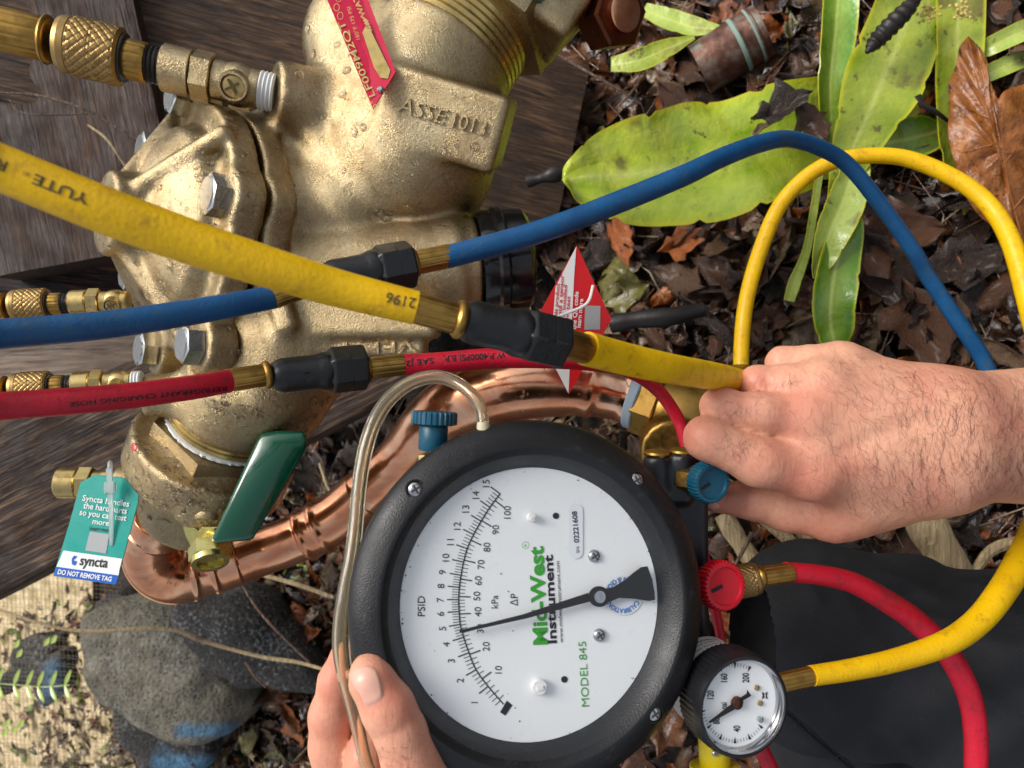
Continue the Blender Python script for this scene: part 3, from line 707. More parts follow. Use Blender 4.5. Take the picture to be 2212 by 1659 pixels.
ZONES = [((1140, 150, 1330, 560), 14), ((1280, 480, 1760, 760), 34), ((1380, 20, 1800, 230), 16), ((1850, 420, 2200, 760), 26), ((1640, 430, 1780, 700), 10), ((2130, 0, 2230, 700), 8), ((680, 860, 1010, 1090), 16), ((520, 1250, 740, 1640), 22), ((1560, 1100, 2200, 1260), 14)]
ZP = ['right of the bronze valve', 'between the diamond tag and the yellow loop', 'around the copper coupling', 'inside the yellow hose loop', 'under the hanging strap leaf', 'beside the lobed leaf', 'inside the clear tube bend', 'between the boulder and the left hand', 'among the canes under the wrist']
for zi, (zn, cnt) in enumerate(ZONES):
    for i in range(cnt):
        left = zn[2] < 1100
        mi, lab, grp = kinds[RNG.choice(4, p=[.25, .25, .2, .3] if left else [.46, .34, .16, .04])]
        dead(RNG.uniform(zn[0], zn[2]), RNG.uniform(zn[1], zn[3]), RNG.uniform(.045, .10), RNG.uniform(0, 6.28), mi, int(RNG.integers(len(TPL))), RNG.normal() * .4, RNG.normal() * .3, RNG.uniform(.018, .035), lab.rsplit(' in the litter', 1)[0].rsplit(' in the dark litter', 1)[0] + ' ' + ZP[zi], grp + ' ' + ZP[zi])

# the big lobed brown leaf at the right edge
MBIG = deadleaf_mat('lobed_leaf', '6e3a16', 'a8682c', .4)
bl = thing('lobed_leaf', 'large lobed rust-brown leaf with raised veins at the right edge', 'dead leaf', V(2140, 330, .64))
out = np.array([(2092, 78), (2118, 104), (2132, 130), (2128, 150), (2146, 190), (2156, 214), (2170, 196), (2205, 184), (2260, 170), (2330, 230), (2350, 400), (2320, 560), (2250, 590), (2205, 560), (2160, 500), (2120, 470), (2085, 420), (2062, 350), (2048, 290), (2052, 230), (2050, 180), (2066, 140), (2074, 100)], float)
cen = np.array([2165, 330.]); rings = [1, .86, .7, .52, .34, .16]; q = []
o2 = crom(np.r_[out, out[:1]], 3)[:-1]; kk = len(o2)
for rg in rings: q.append(cen + (o2 - cen) * rg)
q = np.concatenate(q + [cen[None]]); dz = .655 - .018 * np.hypot((q[:, 0] - 2165) / 120, (q[:, 1] - 330) / 260) ** 2 * -1 - .004 * np.sin(q[:, 0] * .06) * np.sin(q[:, 1] * .05) - .003 * np.sin(q[:, 1] * .17 + q[:, 0] * .09)
tv = np.array([V(a, b, d) for (a, b), d in zip(q, dz)]); bv = tv - [0, 0, .0008]; n0 = len(tv); F = []
for i in range(len(rings) - 1):
    for j in range(kk):
        a, b = i * kk + j, i * kk + (j + 1) % kk; F.append((a, b, b + kk, a + kk)); F.append((a + n0, a + kk + n0, b + kk + n0, b + n0))
i = (len(rings) - 1) * kk
for j in range(kk): F.append((i + j, i + (j + 1) % kk, n0 - 1)); F.append((i + j + n0, n0 - 1 + n0, i + (j + 1) % kk + n0)); F.append((j, j + n0, (j + 1) % kk + n0, (j + 1) % kk))
blade_geo = (np.concatenate([tv, bv]), F); add('leaf_blade', blade_geo, MBIG, bl, sharp=None)
bt = bvh(blade_geo); g = []
for vein in [[(2225, 590), (2195, 470), (2165, 360), (2140, 270), (2112, 180), (2094, 95)], [(2165, 360), (2205, 300), (2240, 220)], [(2150, 310), (2115, 320), (2075, 330)], [(2180, 420), (2130, 420), (2090, 410)], [(2135, 255), (2100, 240), (2060, 225)], [(2190, 450), (2225, 410), (2270, 380)], [(2122, 210), (2134, 180), (2130, 150)], [(2120, 380), (2100, 350), (2085, 300)]]:
    cp = crom(np.array(vein, float), 5); pts = [hit(bt, x, y, .0003) for x, y in cp]; pts = np.array([p[0] for p in pts if p])
    if len(pts) > 3: g.append(tube(pts, np.linspace(.0008, .0004, len(pts)), 5))
add('vein', comb(*g), deadleaf_mat('vein', '8a5020', 'b8763c'), bl)
# green sprig, lower left
sp = thing('fern_sprig', 'thin green sprig with paired leaflets at the lower left edge', 'plant', V(40, 1500, 1.1)); g = []; st = crom(np.array([(-30, 1475), (40, 1480), (90, 1484), (150, 1480)], float), 6)
add('stem', tube(np.array([V(x, y, 1.12) for x, y in st]), .0008, 5), MG2, sp)
for i, (x, y) in enumerate(st[2::3]):
    for sg in (-1, 1):
        o = add('leaf', blade([(x, y, 1.12, 3), (x + 4, y + sg * 12, 1.115, 9), (x + 10, y + sg * 26, 1.11, 7), (x + 13, y + sg * 34, 1.11, 2)], n=3, nv=5), MG2, sp)
for x, y in [(30, 1400), (36, 1420), (95, 1395), (110, 1390), (10, 1570), (25, 1585), (40, 1572), (5, 1590)]:
    add('leaf', blade([(x, y, 1.14, 3), (x + 6, y - 8, 1.14, 11), (x + 12, y - 18, 1.14, 2)], n=3, nv=5), MG2, sp)

# ------------------------------------------------------------------ twigs, canes, pods
MTW = [wood_mat('twig_brown', '3a2a20', '6a5242', '8a705a'), wood_mat('twig_pale', '8c7658', 'b49c74', 'ccb88e'), plastic('twig_black', '1c1614', .5, .4, 300)]
def twig(pts, m, label, name='twig', cat='twig', seg=7, knots=True, group=None):
    P, R = path(pts, 6); R = R * (1 + .14 * snoise(P, len(label), 2, 120))
    return add(name, tube(P, R, seg), MTW[m], label=label, cat=cat, group=group)
twig([(-20, 1312, 1.08, 6), (120, 1355, 1.06, 7), (210, 1363, 1.05, 8), (310, 1357, 1.04, 8), (380, 1362, 1.03, 9), (418, 1376, 1.02, 15), (450, 1388, 1.02, 9), (560, 1418, 1.0, 8), (640, 1430, .99, 8), (700, 1446, .98, 8)], 1, 'long pale vine stem crossing the lava boulder')
twig([(520, 1258, .92, 6), (560, 1320, .92, 6), (620, 1385, .92, 6), (668, 1430, .92, 5)], 0, 'thin brown twig slanting from pipe towards left hand')
twig([(530, 1430, .95, 5), (550, 1460, .95, 5), (574, 1485, .95, 4)], 0, 'short brown twig resting on the big boulder')
twig([(1180, 105, .88, 4), (1260, 150, .87, 6), (1330, 190, .86, 6), (1385, 225, .86, 4)], 0, 'straight brown twig right of the brass nut')
twig([(1330, 235, .86, 5), (1360, 205, .86, 6), (1380, 175, .86, 4)], 0, 'reddish forked twig near the coupling')
twig([(-20, 200, .74, 4), (80, 206, .735, 6), (180, 235, .735, 6), (260, 280, .74, 5), (330, 320, .75, 4)], 0, 'curved dry tendril across the dark board')
twig([(190, 270, .74, 4), (230, 300, .735, 6), (265, 350, .735, 6), (300, 402, .74, 5)], 1, 'stiff tan stalk leaning on the dark board')
twig([(20, 215, .74, 3), (40, 240, .73, 3), (100, 248, .73, 4), (190, 246, .735, 3)], 0, 'hair-thin tendril beside the knurled fitting')
twig([(560, 1240, .9, 9), (640, 1262, .9, 10), (720, 1290, .9, 8)], 1, 'pale reed stalk below the copper pipe')
twig([(690, 1000, .86, 6), (712, 1060, .86, 7), (745, 1090, .86, 6)], 1, 'bent straw stalk beside the green handle')
twig([(670, 960, .87, 5), (700, 1010, .87, 5), (690, 1080, .87, 5)], 0, 'curly dry stem beside the green handle tip')
twig([(1320, 700, .80, 46), (1380, 690, .79, 44), (1450, 684, .78, 40), (1520, 668, .78, 36)], 2, 'blackened stick right of the red and white tag', seg=10)
twig([(1140, 392, .86, 30), (1165, 386, .855, 24), (1185, 380, .85, 33), (1200, 376, .85, 36), (1234, 372, .85, 22)], 2, 'charred stick end touching the lime leaf tip', seg=9)
twig([(1560, 1110, .66, 40), (1610, 1190, .65, 42), (1680, 1280, .64, 40)], 1, 'thick pale cane left of the red hose fitting', 'cane', 'cane', 12, group=None)
twig([(1640, 1110, .66, 28), (1720, 1180, .65, 30), (1790, 1250, .65, 28)], 1, 'slim pale cane in the middle under the hand', 'cane', 'cane', 12)
twig([(1700, 1120, .67, 18), (1760, 1180, .66, 20), (1850, 1240, .66, 18)], 1, 'thinnest straw cane under the palm', 'cane', 'cane', 10)
twig([(1978, 1090, .655, 74), (2010, 1150, .65, 78), (2060, 1230, .645, 74), (2100, 1300, .64, 70)], 1, 'fat speckled cane beside the wrist', 'cane', 'cane', 16)
twig([(2095, 1250, .64, 14), (2140, 1190, .64, 26), (2200, 1170, .64, 26), (2260, 1165, .64, 14)], 1, 'folded straw-coloured reed by the yellow hose', 'cane', 'cane', 8)
twig([(1580, 1235, .60, 5), (1605, 1190, .60, 8), (1625, 1150, .60, 10)], 0, 'small dark red twig over the canes')
twig([(1665, 1620, .62, 9), (1700, 1590, .62, 10), (1740, 1600, .62, 8)], 1, 'pale twig below the small gauge')
# black ribbed seed pods
MPOD = plastic('seed_pod', '1c1712', .5, .4, 300)
def pod(pts, label):
    P, R = path(pts, 14); i = np.arange(len(P)); R = R * (1 + .10 * np.sin(i * 1.15))
    g = tube(P, R, 12); return add('seed_pod', g, MPOD, label=label, cat='seed pod')
pod([(1872, 114, .66, 8), (1890, 92, .66, 34), (1920, 60, .655, 40), (1955, 25, .655, 36), (1985, -8, .66, 20), (2010, -25, .66, 8)], 'black ribbed seed pod lying on the wide green leaf')
pod([(2125, 112, .70, 6), (2160, 100, .70, 26), (2200, 84, .70, 28), (2260, 66, .70, 16)], 'black seed pod between the pale stalks at right')
twig([(1982, 206, .68, 14), (1992, 226, .68, 12), (2020, 240, .68, 10), (2048, 262, .685, 8)], 2, 'curled black stalk on the yellow-green leaf')
# pale crumbs on the leaf
MCR = plastic('crumb', 'c8b468', .7, .4, 200); r = np.random.default_rng(5); g = []
for (cx, cy, s) in [(1848 + 160, 28, 26), (2078, 24, 20)]:
    for i in range(34):
        x, y = cx + r.normal() * s * .5, cy + r.normal() * s * .4; o = V(x, y, .672 - abs(r.normal()) * .003)
        g.append(lathe(o, r.normal(size=3), [(-.0016, .0004), (-.0005, .0016), (.0009, .0014), (.0017, .0004)], 6))
add('blossom_crumbs', comb(*g), MCR, kind='stuff')
# old copper coupling on the ground
m = Mat('patina_copper', rough=.5, metal=.55)
c = m.ramp(m.noise(45, 5, .6), [(.32, hexc('3c2a24')), (.48, hexc('6e4a3c')), (.6, hexc('7c7468')), (.75, hexc('86988a'))]); m.link(c, 'Base Color'); m.bump(m.noise(180, 4), .5, .001)
cp = thing('copper_coupling', 'tarnished green-brown copper coupling lying on the leaves', 'pipe fitting', V(1580, 110, .82))
a, b = V(1510, 152, .825), V(1648, 66, .80); ax = b - a; L = np.linalg.norm(ax); R = 57 * K * .81
add('sleeve', lathe(a, ax, [(0, R * .92), (0, R), (.66 * L, R), (.67 * L, R * 1.03), (.69 * L, R * 1.03), (.70 * L, R), (.86 * L, R), (.88 * L, R * 1.07), (.90 * L, R * 1.07), (.92 * L, R * 1.01), (L, R * 1.01), (L, R * .9), (.3 * L, R * .9), (0, R * .92)], 36, cap=False), m.m, cp)
m2 = Mat('verdigris', hexc('7f978a'), .6); m2.bump(m2.noise(200, 4), .5, .001)
for h in (.60, .84): add('solder_ring', lathe(a + ax * h, ax, [(0, R * 1.02), (.001, R * 1.05), (.004, R * 1.05), (.005, R * 1.02)], 36, cap=False), m2.m, cp)
# ================================================================== BACKFLOW PREVENTER
def dseg(A, B, dA, dB):
    a, b = V(A[0], A[1], dA), V(B[0], B[1], dB); L = math.hypot(B[0] - A[0], B[1] - A[1]); return a, b, L
def turned(A, B, dA, dB, s0, s1, r, kind='cyl', n=32, r1=None):
    """a turned piece between s0 and s1 (reference px along A->B), radius r px"""
    a, b, L = dseg(A, B, dA, dB); ax = nrm(b - a); k = K * (dA + (dB - dA) * (s0 + s1) / 2 / L)
    ln = np.linalg.norm(b - a) / L; o = a + ax * s0 * ln; H = (s1 - s0) * ln; R = r * k; R1 = (r1 if r1 else r) * k
    e = min(.0008, H * .2)
    if kind == 'hex': return hexnut(o, ax, H, R * 1.08, .35)
    if kind == 'knurl':
        n = 120; m = 30; prof = [(0, R * .86), (H * .02, R * .93)] + [(H * (.04 + .72 * i / m), R) for i in range(m + 1)] + [(H * .78, R * .94), (H * .80, R * .96), (H * .9, R * .95), (H * .98, R * .88), (H, R * .7)]
        def rm(th, h, r):
            if r != R: return np.full(n, r)
            u = h / R * 9; t = th * 20
            return r * (1 - .030 * (np.abs(np.sin((t + u * 2.2) / 2)) < .30) - .030 * (np.abs(np.sin((t - u * 2.2) / 2)) < .30))
        return lathe(o, ax, prof, n, rm)
    if kind == 'thread':
        c = max(3, int(round((s1 - s0) / 9))); prof = []
        for i in range(c): prof += [(H * i / c, R * .9), (H * (i + .5) / c, R)]
        return lathe(o, ax, prof + [(H, R * .9)], n)
    if kind == 'bead': return lathe(o, ax, [(0, R * .9), (H * .25, R * 1.0), (H * .5, R * 1.03), (H * .75, R), (H, R * .9)], n)
    if kind == 'flute':
        n = 72
        return lathe(o, ax, [(0, R * .95), (e, R)] + [(H * t, R + (R1 - R) * t) for t in (.3, .6)] + [(H - e, R1), (H, R1 * .95)], n, lambda th, h, r: r * (1 - .045 * (np.cos(th * 12) > .55)))
    if kind == 'cup': return lathe(o, ax, [(0, R * .9), (e, R), (H - e, R), (H, R * .93), (H, R * .72), (H * .35, R * .7)], n)
    return lathe(o, ax, [(0, R * .92), (e, R), (H - e, R1), (H, R1 * .92)], n)

FA = nrm([-.73, .05, .68]); C0 = V(402, 492, .478); fpl = on_plane(C0, FA)
BOLTS = [(492, 432), (441, 752), (340, 772), (268, 640), (330, 290), (412, 218)]
BP = [fpl([b])[0] for b in BOLTS]; 
print('bolt radii', [round(float(np.linalg.norm(b - C0)), 3) for b in BP])
bx, by, bz = frame(FA)
for i, b in enumerate(BP):
    d = b - C0; r = np.linalg.norm(d); BP[i] = C0 + d / r * np.clip(r, .07, .088)
PADX = nrm(V(1040, 300, .455) - V(820, 232, .455)); PADN = nrm(np.array([.42, -.46, .8])); PADN = nrm(PADN - PADX * (PADN @ PADX)); PADY = np.cross(PADN, PADX)
PADC = V(966, 255, .462)
NAX = nrm([.50, .86, -.12]); NB = V(962, 118, .492)
IAX = nrm([-.48, -.80, -.36]); IB = V(500, 893, .485)
RA, RB = V(560, 610, .475), V(1000, 572, .495); RAX = nrm(RB - RA)
body = s_un([
    s_cap(V(795, 100, .510), V(880, 340, .503), .044, .0595), s_cyl(NB - NAX * .045, NB + NAX * .002, .0492, .003),
    s_cap(C0 - FA * .045, V(740, 470, .505), .060, .050), s_cyl(C0 - FA * .034, C0 - FA * .0180, .0800, .002),
    s_cap(V(650, 250, .475), V(700, 330, .47), .010, .006), s_cap(V(650, 235, .492), V(600, 330, .490), .020, .024),
    s_cap(V(610, 760, .492), V(570, 838, .487), .049, .041), s_cap(V(570, 838, .487), V(530, 868, .486), .041, .036), s_cyl(IB - IAX * .030, IB + IAX * .0035, .0366, .002),
    s_cyl(V(700, 222, .478), V(592, 200, .462), .0198, .003), s_cyl(V(500, 848, .475), V(310, 856, .462), .0135, .003),
    s_box(V(800, 742, .468), [nrm([1, -.02, 0]), [0, 1, 0], [0, 0, 1]], [.036, .0085, .012], .003),
    s_box(V(600, 560, .47), [nrm([.3, -.95, 0]), nrm([.95, .3, 0]), [0, 0, 1]], [.05, .006, .03], .004)], .010)
body2 = s_un([s_cyl(RA, RB, .0345, .006), s_cyl(RB - RAX * .016, RB + RAX * .010, .0315, .004), s_box(V(770, 690, .462), [nrm([1, .02, 0]), [0, 1, 0], [0, 0, 1]], [.052, .012, .012], .004)], .005)
pad = s_box(PADC, [PADX, PADY, PADN], [.0385, .0225, .024], .004); lob = s_un([s_cyl(b - FA * .034, b - FA * .0180, .0175, .002) for b in BP], 0)
plate_c = V(770, 110, .47)
bodyf = lambda p: smin(smin(smin(body(p), body2(p), .0045), pad(p), .007), lob(p), .005)
bx = lambda p: np.array(p)
lo = np.array([V(640, 990, .5)[0] - .09, V(0, 1010, .5)[1], -.60]); hi = np.array([.02, V(0, 40, .5)[1] + .02, -.39])
lo[0] = V(290, 0, .48)[0] - .01
gb = relax(*surfnet(bodyf, lo, hi, .0019), 1, .4)
bf = thing('backflow_preventer', 'wet cast bronze backflow valve with bolted cover and red plate behind the hoses', 'valve', V(700, 500, .5))
vb = add('valve_body', gb, MB, bf, sharp=None)
ribs = []
for ang, ln in ((.6, 1), (1.7, 1), (2.8, 1), (3.9, 1), (5.0, 1), (6.0, 1)):
    x, y, z = frame(FA); d = math.cos(ang) * x + math.sin(ang) * y
    ribs.append(s_cap(C0 + FA * .004 + d * .078, C0 + FA * .034 + d * .028, .005, .005))
cover = s_un([s_cyl(C0 - FA * .0150, C0 + FA * .002, .0800, .002), s_ell(C0, frame(FA), [.064, .064, .034]), s_cyl(C0, C0 + FA * .0480, .026, .003), s_cyl(C0, C0 + FA * .014, .060, .003)] + ribs, .005)
coverf = lambda p: smin(cover(p), s_un([s_cyl(b - FA * .0150, b + FA * .003, .0175, .002) for b in BP], 0)(p), .005)
gc = relax(*surfnet(coverf, C0 - .115, C0 + .115, .0019), 1, .4)
vc = add('valve_cover', gc, MB, bf, sharp=None)
for i, b in enumerate(BP):
    R = .0118; o = b + FA * .0015
    bo = add('bolt', comb(lathe(o, FA, [(0, R * 1.02), (.0012, R * 1.02), (.0014, R * .9)], 24), hexnut(o + FA * .0012, FA, .0105, R * 1.06, .2 + i * .5), lathe(o + FA * .0116, FA, [(0, R * .85), (.0008, R * .8)], 24)), MSTEEL, bf, sharp=30)
    add('stud_end', lathe(b - FA * .031, -FA, [(0, .0062), (.002, .0068), (.004, .0062), (.006, .0068), (.008, .006)], 16), MDK, bf)
    if i == 1: pass
# outlet threads and union nut
pr = [(0, .0462)]
for i in range(5): pr += [(.0012 + i * .0045, .0485), (.0040 + i * .0045, .0485), (.0048 + i * .0045, .0468)]
add('thread_ring', lathe(NB, NAX, pr + [(.030, .046)], 72), MS, bf, sharp=25)
pr = [(0, .0345)]
for i in range(3): pr += [(.001 + i * .0035, .0365), (.0028 + i * .0035, .0365), (.0036 + i * .0035, .0348)]
add('thread_ring', lathe(IB, IAX, pr + [(.018, .034)], 64), MS, bf, sharp=25)
tf = lathe(IB + IAX * .0115, IAX, [(0, .0362), (.0006, .0372), (.0018, .0373), (.0024, .036)], 120, lambda th, h, r: r + .0004 * np.sin(th * 41) + .0003 * np.sin(th * 67))
add('thread_sealant', tf, MTEFLON, bf)
# raised cast lettering
ppl = on_plane(PADC + PADN * .0238, PADN)
def raised(fm, n, amp): return lambda q, hz: fm(q) + hz[:, None] * amp * np.asarray(n)
add('cast_lettering', comb(put('ASSE', (858, 240), (958, 268), 33, raised(ppl, PADN, .0020), .0, .12, .05), put('1013', (976, 273), (1046, 293), 31, raised(ppl, PADN, .0024), -.004, .0, .05)), MB, bf, smooth=False)
tb = bvh(gb); vpl = on_tree(tb, .0006)
vn = np.array([0, 0, 1.0])
try:
    add('cast_lettering', put('VENT', (902, 737), (726, 741), 24, raised(vpl, vn, .0012), .01, 0, .05), MB, bf, smooth=False)
except Exception as e: print('vent', e)
# red name plate, riveted on
A_, B_, C_ = V(806, 236, .428), V(855, 156, .430), V(702, -12, .434)
pe1, pe2 = C_ - A_, B_ - A_; pn = nrm(np.cross(pe2, pe1)); pn = pn if pn[2] > 0 else -pn
D_ = V(791, -12, .437); quad = np.array([A_, B_, B_ + (D_ - B_) * 1.15, A_ + pe1 * 1.15]); npart = add('name_plate', prism(quad + pn * .0006, -pn * .0012), MPLATE, bf, smooth=False)
prm = on_plane(A_, pn, .0009)
g = [put("2\"", (812, 215), (806, 200), 18, prm, 0)]
g = [put('LF009M2QT', (811, 206), (742, 44), 14, prm, .01), put('2"', (820, 230), (813, 214), 13, prm), put('180°F 175 PSI', (778, 84), (757, 14), 8, prm), put('WATTS', (790, 34), (762, -30), 11, prm, .02)]
for i in range(4): g.append(seg2((803 - i * 2.6, 66 - i * 6.5), (790 - i * 2.6, 56 - i * 6.5), 3.2, prm))
for (cx, cy) in [(727, 16), (735, 34), (731, -4)]:
    t = np.linspace(0, 2 * np.pi, 15)
    for j in range(14): g.append(seg2((cx + 6 * math.cos(t[j]), cy + 8 * math.sin(t[j])), (cx + 6 * math.cos(t[j + 1]), cy + 8 * math.sin(t[j + 1])), 1.2, prm))
gp = prm([(783, 70), (793, 50), (843, 152), (838, 170), (822, 168), (808, 146)]); g.append((gp, [tuple(range(6))]))
add('lettering', comb(*g), MGINK, npart, smooth=False)
rv = prm([(822, 194)])[0]; add('rivet', lathe(rv, pn, [(0, .0022), (.0012, .002), (.002, .0012)], 14), MSTEEL, npart)

# test cocks -------------------------------------------------------
def testcock(A, B, dA, dB, k, parent, scr=True, hid=None, sealed=True):
    tc = add('test_cock', comb(turned(A, B, dA, dB, 40 * k, 150 * k, 41 * k, 'cyl'), turned(A, B, dA, dB, 150 * k, 196 * k, 50 * k, 'hex'), turned(A, B, dA, dB, 196 * k, 264 * k, 50 * k, 'cup'), turned(A, B, dA, dB, 60 * k, 120 * k, 45 * k, 'bead')), MB if k > .8 else MS, parent, sharp=30)
    if sealed: add('thread_sealant', turned(A, B, dA, dB, 4 * k, 42 * k, 42 * k, 'thread'), MTEFLON, tc)
    if scr:
        a, b, L = dseg(A, B, dA, dB); ax = nrm(b - a); sd = nrm(np.array([.10, -.42, .90])); sd = nrm(sd - ax * (sd @ ax)); kk = K * (dA + dB) / 2
        o = a + (b - a) * (92 * k / L) + np.array([0, 0, 0])
        add('side_boss', lathe(o, sd, [(0, 38 * k * kk), (48 * k * kk, 32 * k * kk), (58 * k * kk, 30 * k * kk), (58 * k * kk, 25 * k * kk), (50 * k * kk, 25 * k * kk)], 28, cap=False), MB if k > .8 else MS, tc)
        x, y, z = frame(sd); r = 24 * k * kk; e = o + sd * 52 * k * kk
        add("screw", lathe(e - sd * .002, sd, [(0, r), (.002, r), (.0026, r * .85)], 24), MS, tc)
        add('screw_slot', comb(box(e + sd * .0026, [x * .9 + y * .43, y * .9 - x * .43, z], [r * .7, r * .11, .0003]), box(e + sd * .0026, [y * .9 - x * .43, -x * .9 - y * .43, z], [r * .7, r * .11, .00032])), MSLOT, tc, smooth=False)
    return tc
testcock((598, 203), (0, 62), .463, .430, 1.0, bf)
testcock((310, 824), (0, 842), .455, .440, .58, bf, True)
testcock((300, 650), (0, 660), .462, .45, .56, bf, True, sealed=False)
def adapter(A, B, dA, dB, k, label, tail=660):
    t = thing('hose_adapter', label, 'hose fitting', V(*(np.array(A) + (np.array(B) - A) * .5), (dA + dB) / 2))
    add('thread', turned(A, B, dA, dB, 262 * k, 300 * k, 40 * k, 'thread'), MBLKS, t)
    add('sleeve', turned(A, B, dA, dB, 298 * k, 350 * k, 42 * k, 'flute'), MO, t); add('washer', turned(A, B, dA, dB, 344 * k, 354 * k, 50 * k), MBLKS, t)
    add('knurled_nut', turned(A, B, dA, dB, 486 * k, 352 * k, 62 * k, 'knurl') if False else turned(A, B, dA, dB, 352 * k, 490 * k, 62 * k, 'knurl'), MDK, t, sharp=20)
    add('neck', turned(A, B, dA, dB, 484 * k, 520 * k, 22 * k), MBLKS, t)
    add('tail_tube', comb(turned(A, B, dA, dB, 508 * k, 524 * k, 50 * k, 'bead'), turned(A, B, dA, dB, 520 * k, tail * k, 46 * k, 'flute')), MO, t)
adapter((598, 203), (0, 62), .463, .430, 1.0, 'big knurled brass hose fitting at the top left corner')
adapter((310, 824), (0, 842), .455, .440, .58, 'small knurled brass fitting under the left end of the red hose', 900)
adapter((300, 650), (0, 660), .462, .45, .56, 'small knurled brass fitting partly hidden above the blue hose', 900)

# relief outlet: black drip cup
cupo = RB + RAX * .0105
dc = thing('drain_cup', 'glossy black plastic drain cup on the end of the relief outlet', 'drain fitting', cupo)
add('cup_wall', lathe(cupo, RAX, [(0, .024), (0, .0325), (.004, .0345), (.022, .0345), (.030, .034), (.033, .031), (.034, .028), (.006, .026)], 48, cap=False), MGLOSSB, dc)
add('rim', lathe(cupo + RAX * .009, RAX, [(0, .0344), (.002, .0365), (.006, .0365), (.008, .0344)], 48, cap=False), MGLOSSB, dc)

# ---- lower shut-off ball valve
bv = thing('shutoff_valve', 'bronze ball valve with green lever handle at the foot of the backflow valve', 'valve', V(450, 1040, .5))
def il(s): return IB + IAX * s
x, y, z = frame(IAX)
hx = hexnut(il(.0145), IAX, .014, .0435, .30, .05)
bvf = s_un([s_cyl(il(.0262), il(.052), .0535, .0022), s_cap(il(.050), il(.080), .045, .031), s_cyl(il(.075), il(.094), .0300, .003), s_cyl(il(.062), V(445, 1120, .462), .0115, .002), s_cyl(il(.058), V(255, 1046, .50), .0125, .002)], .010)
gbv = relax(*surfnet(bvf, il(.06) - .085, il(.06) + .085, .0019), 1, .4)
add('hex_end', hx, MB, bv, sharp=25); vb2 = add('valve_body', gbv, MB, bv, sharp=None)
hp = np.array([(557, 946), (566, 935), (600, 930), (655, 931), (664, 940), (662, 966), (650, 992), (548, 1163), (540, 1168), (462, 1173), (457, 1165)], float)
hc = np.array([V(px_, py_, .452 - .00010 * (py_ - 930) * .35) for px_, py_ in hp]); hn = np.array([-.5, .12, .86]); hn = nrm(hn)
def plump(poly, off, bev, ins=.0016):
    c = poly.mean(0); a = poly + (c - poly) / np.linalg.norm(c - poly, axis=1)[:, None] * ins; k = len(poly)
    v = np.concatenate([a + off * 0, poly - off * bev, poly - off * (1 - bev), a - off]); F = [tuple(range(k)), tuple(range(4 * k - 1, 3 * k - 1, -1))]
    for l in range(3):
        for j in range(k): F.append((l * k + j, l * k + k + j, l * k + k + (j + 1) % k, l * k + (j + 1) % k))
    return v, F
add('lever_handle', plump(hc, np.array([.0035, .0015, .009]), .22, .0028), MLEVER, bv, sharp=60)
add('lever_bracket', comb(prism(np.array([V(*p) for p in [(388, 1094, .455), (396, 1092, .455), (410, 1132, .457), (432, 1150, .458), (462, 1142, .456), (470, 1166, .456), (440, 1170, .458), (436, 1200, .46), (420, 1196, .46), (402, 1160, .459), (390, 1122, .457)]]), np.array([.004, .001, -.012])), box(V(470, 1150, .462), np.eye(3), [.010, .004, .004], .001)), MGOLD, bv, sharp=30)
add('lever_nut', comb(hexnut(V(452, 1176, .462), nrm([.30, -.75, .58]), .010, .0125, .2), lathe(V(452, 1176, .462) + nrm([.30, -.75, .58]) * .0095, nrm([.30, -.75, .58]), [(0, .0112), (.0035, .0110), (.0036, .008), (.001, .0075)], 28)), MGOLD, bv, sharp=30)
add('stem_collar', turned((450, 1072), (444, 1128), .466, .462, 26, 52, 33, 'bead'), MB, bv)
testcock((300, 1044), (100, 1043), .50, .492, .66, bv, False, sealed=False)
add('paint_mark', disc2((290, 966), 6, on_tree(bvh(gbv), .0003), 12, 1.5), MPLATE, bv, smooth=False)

# ---- upper shut-off valve, mostly outside the frame
uv = thing('shutoff_valve', 'second ball valve with a large hex nut cut off by the top edge', 'valve', NB + NAX * .06)
add('hex_end', hexnut(NB + NAX * .027, NAX, .027, .060, .55, .05), MB, uv, sharp=25)
uvf = s_un([s_cyl(NB + NAX * .052, NB + NAX * .075, .062, .005), s_cap(NB + NAX * .07, NB + NAX * .14, .052, .035), s_cap(V(1090, 40, .49), V(1215, 20, .49), .018, .016), s_box(V(1180, 30, .49), frame(NAX), [.028, .02, .02], .006)], .009)
add('valve_body', relax(*surfnet(uvf, NB + NAX * .08 - .12, NB + NAX * .08 + .12, .0024), 1, .4), MB, uv, sharp=None)
sx = nrm([.55, -.22, .80]); so = V(1296, 40, .50)
add('square_nut', hexnut(so, sx, .022, .0225, .3), brass_shiny('brown_nut', '6a3c28', .25, '40201a'), uv, sharp=30)
add('stem_end', lathe(so + sx * .020, sx, [(0, .013), (.006, .0125), (.0065, .011)], 32), MCU, uv)
add('lever_tip', box(V(1135, -6, .46), np.eye(3), [.012, .004, .006], .002), MLEVER, uv)

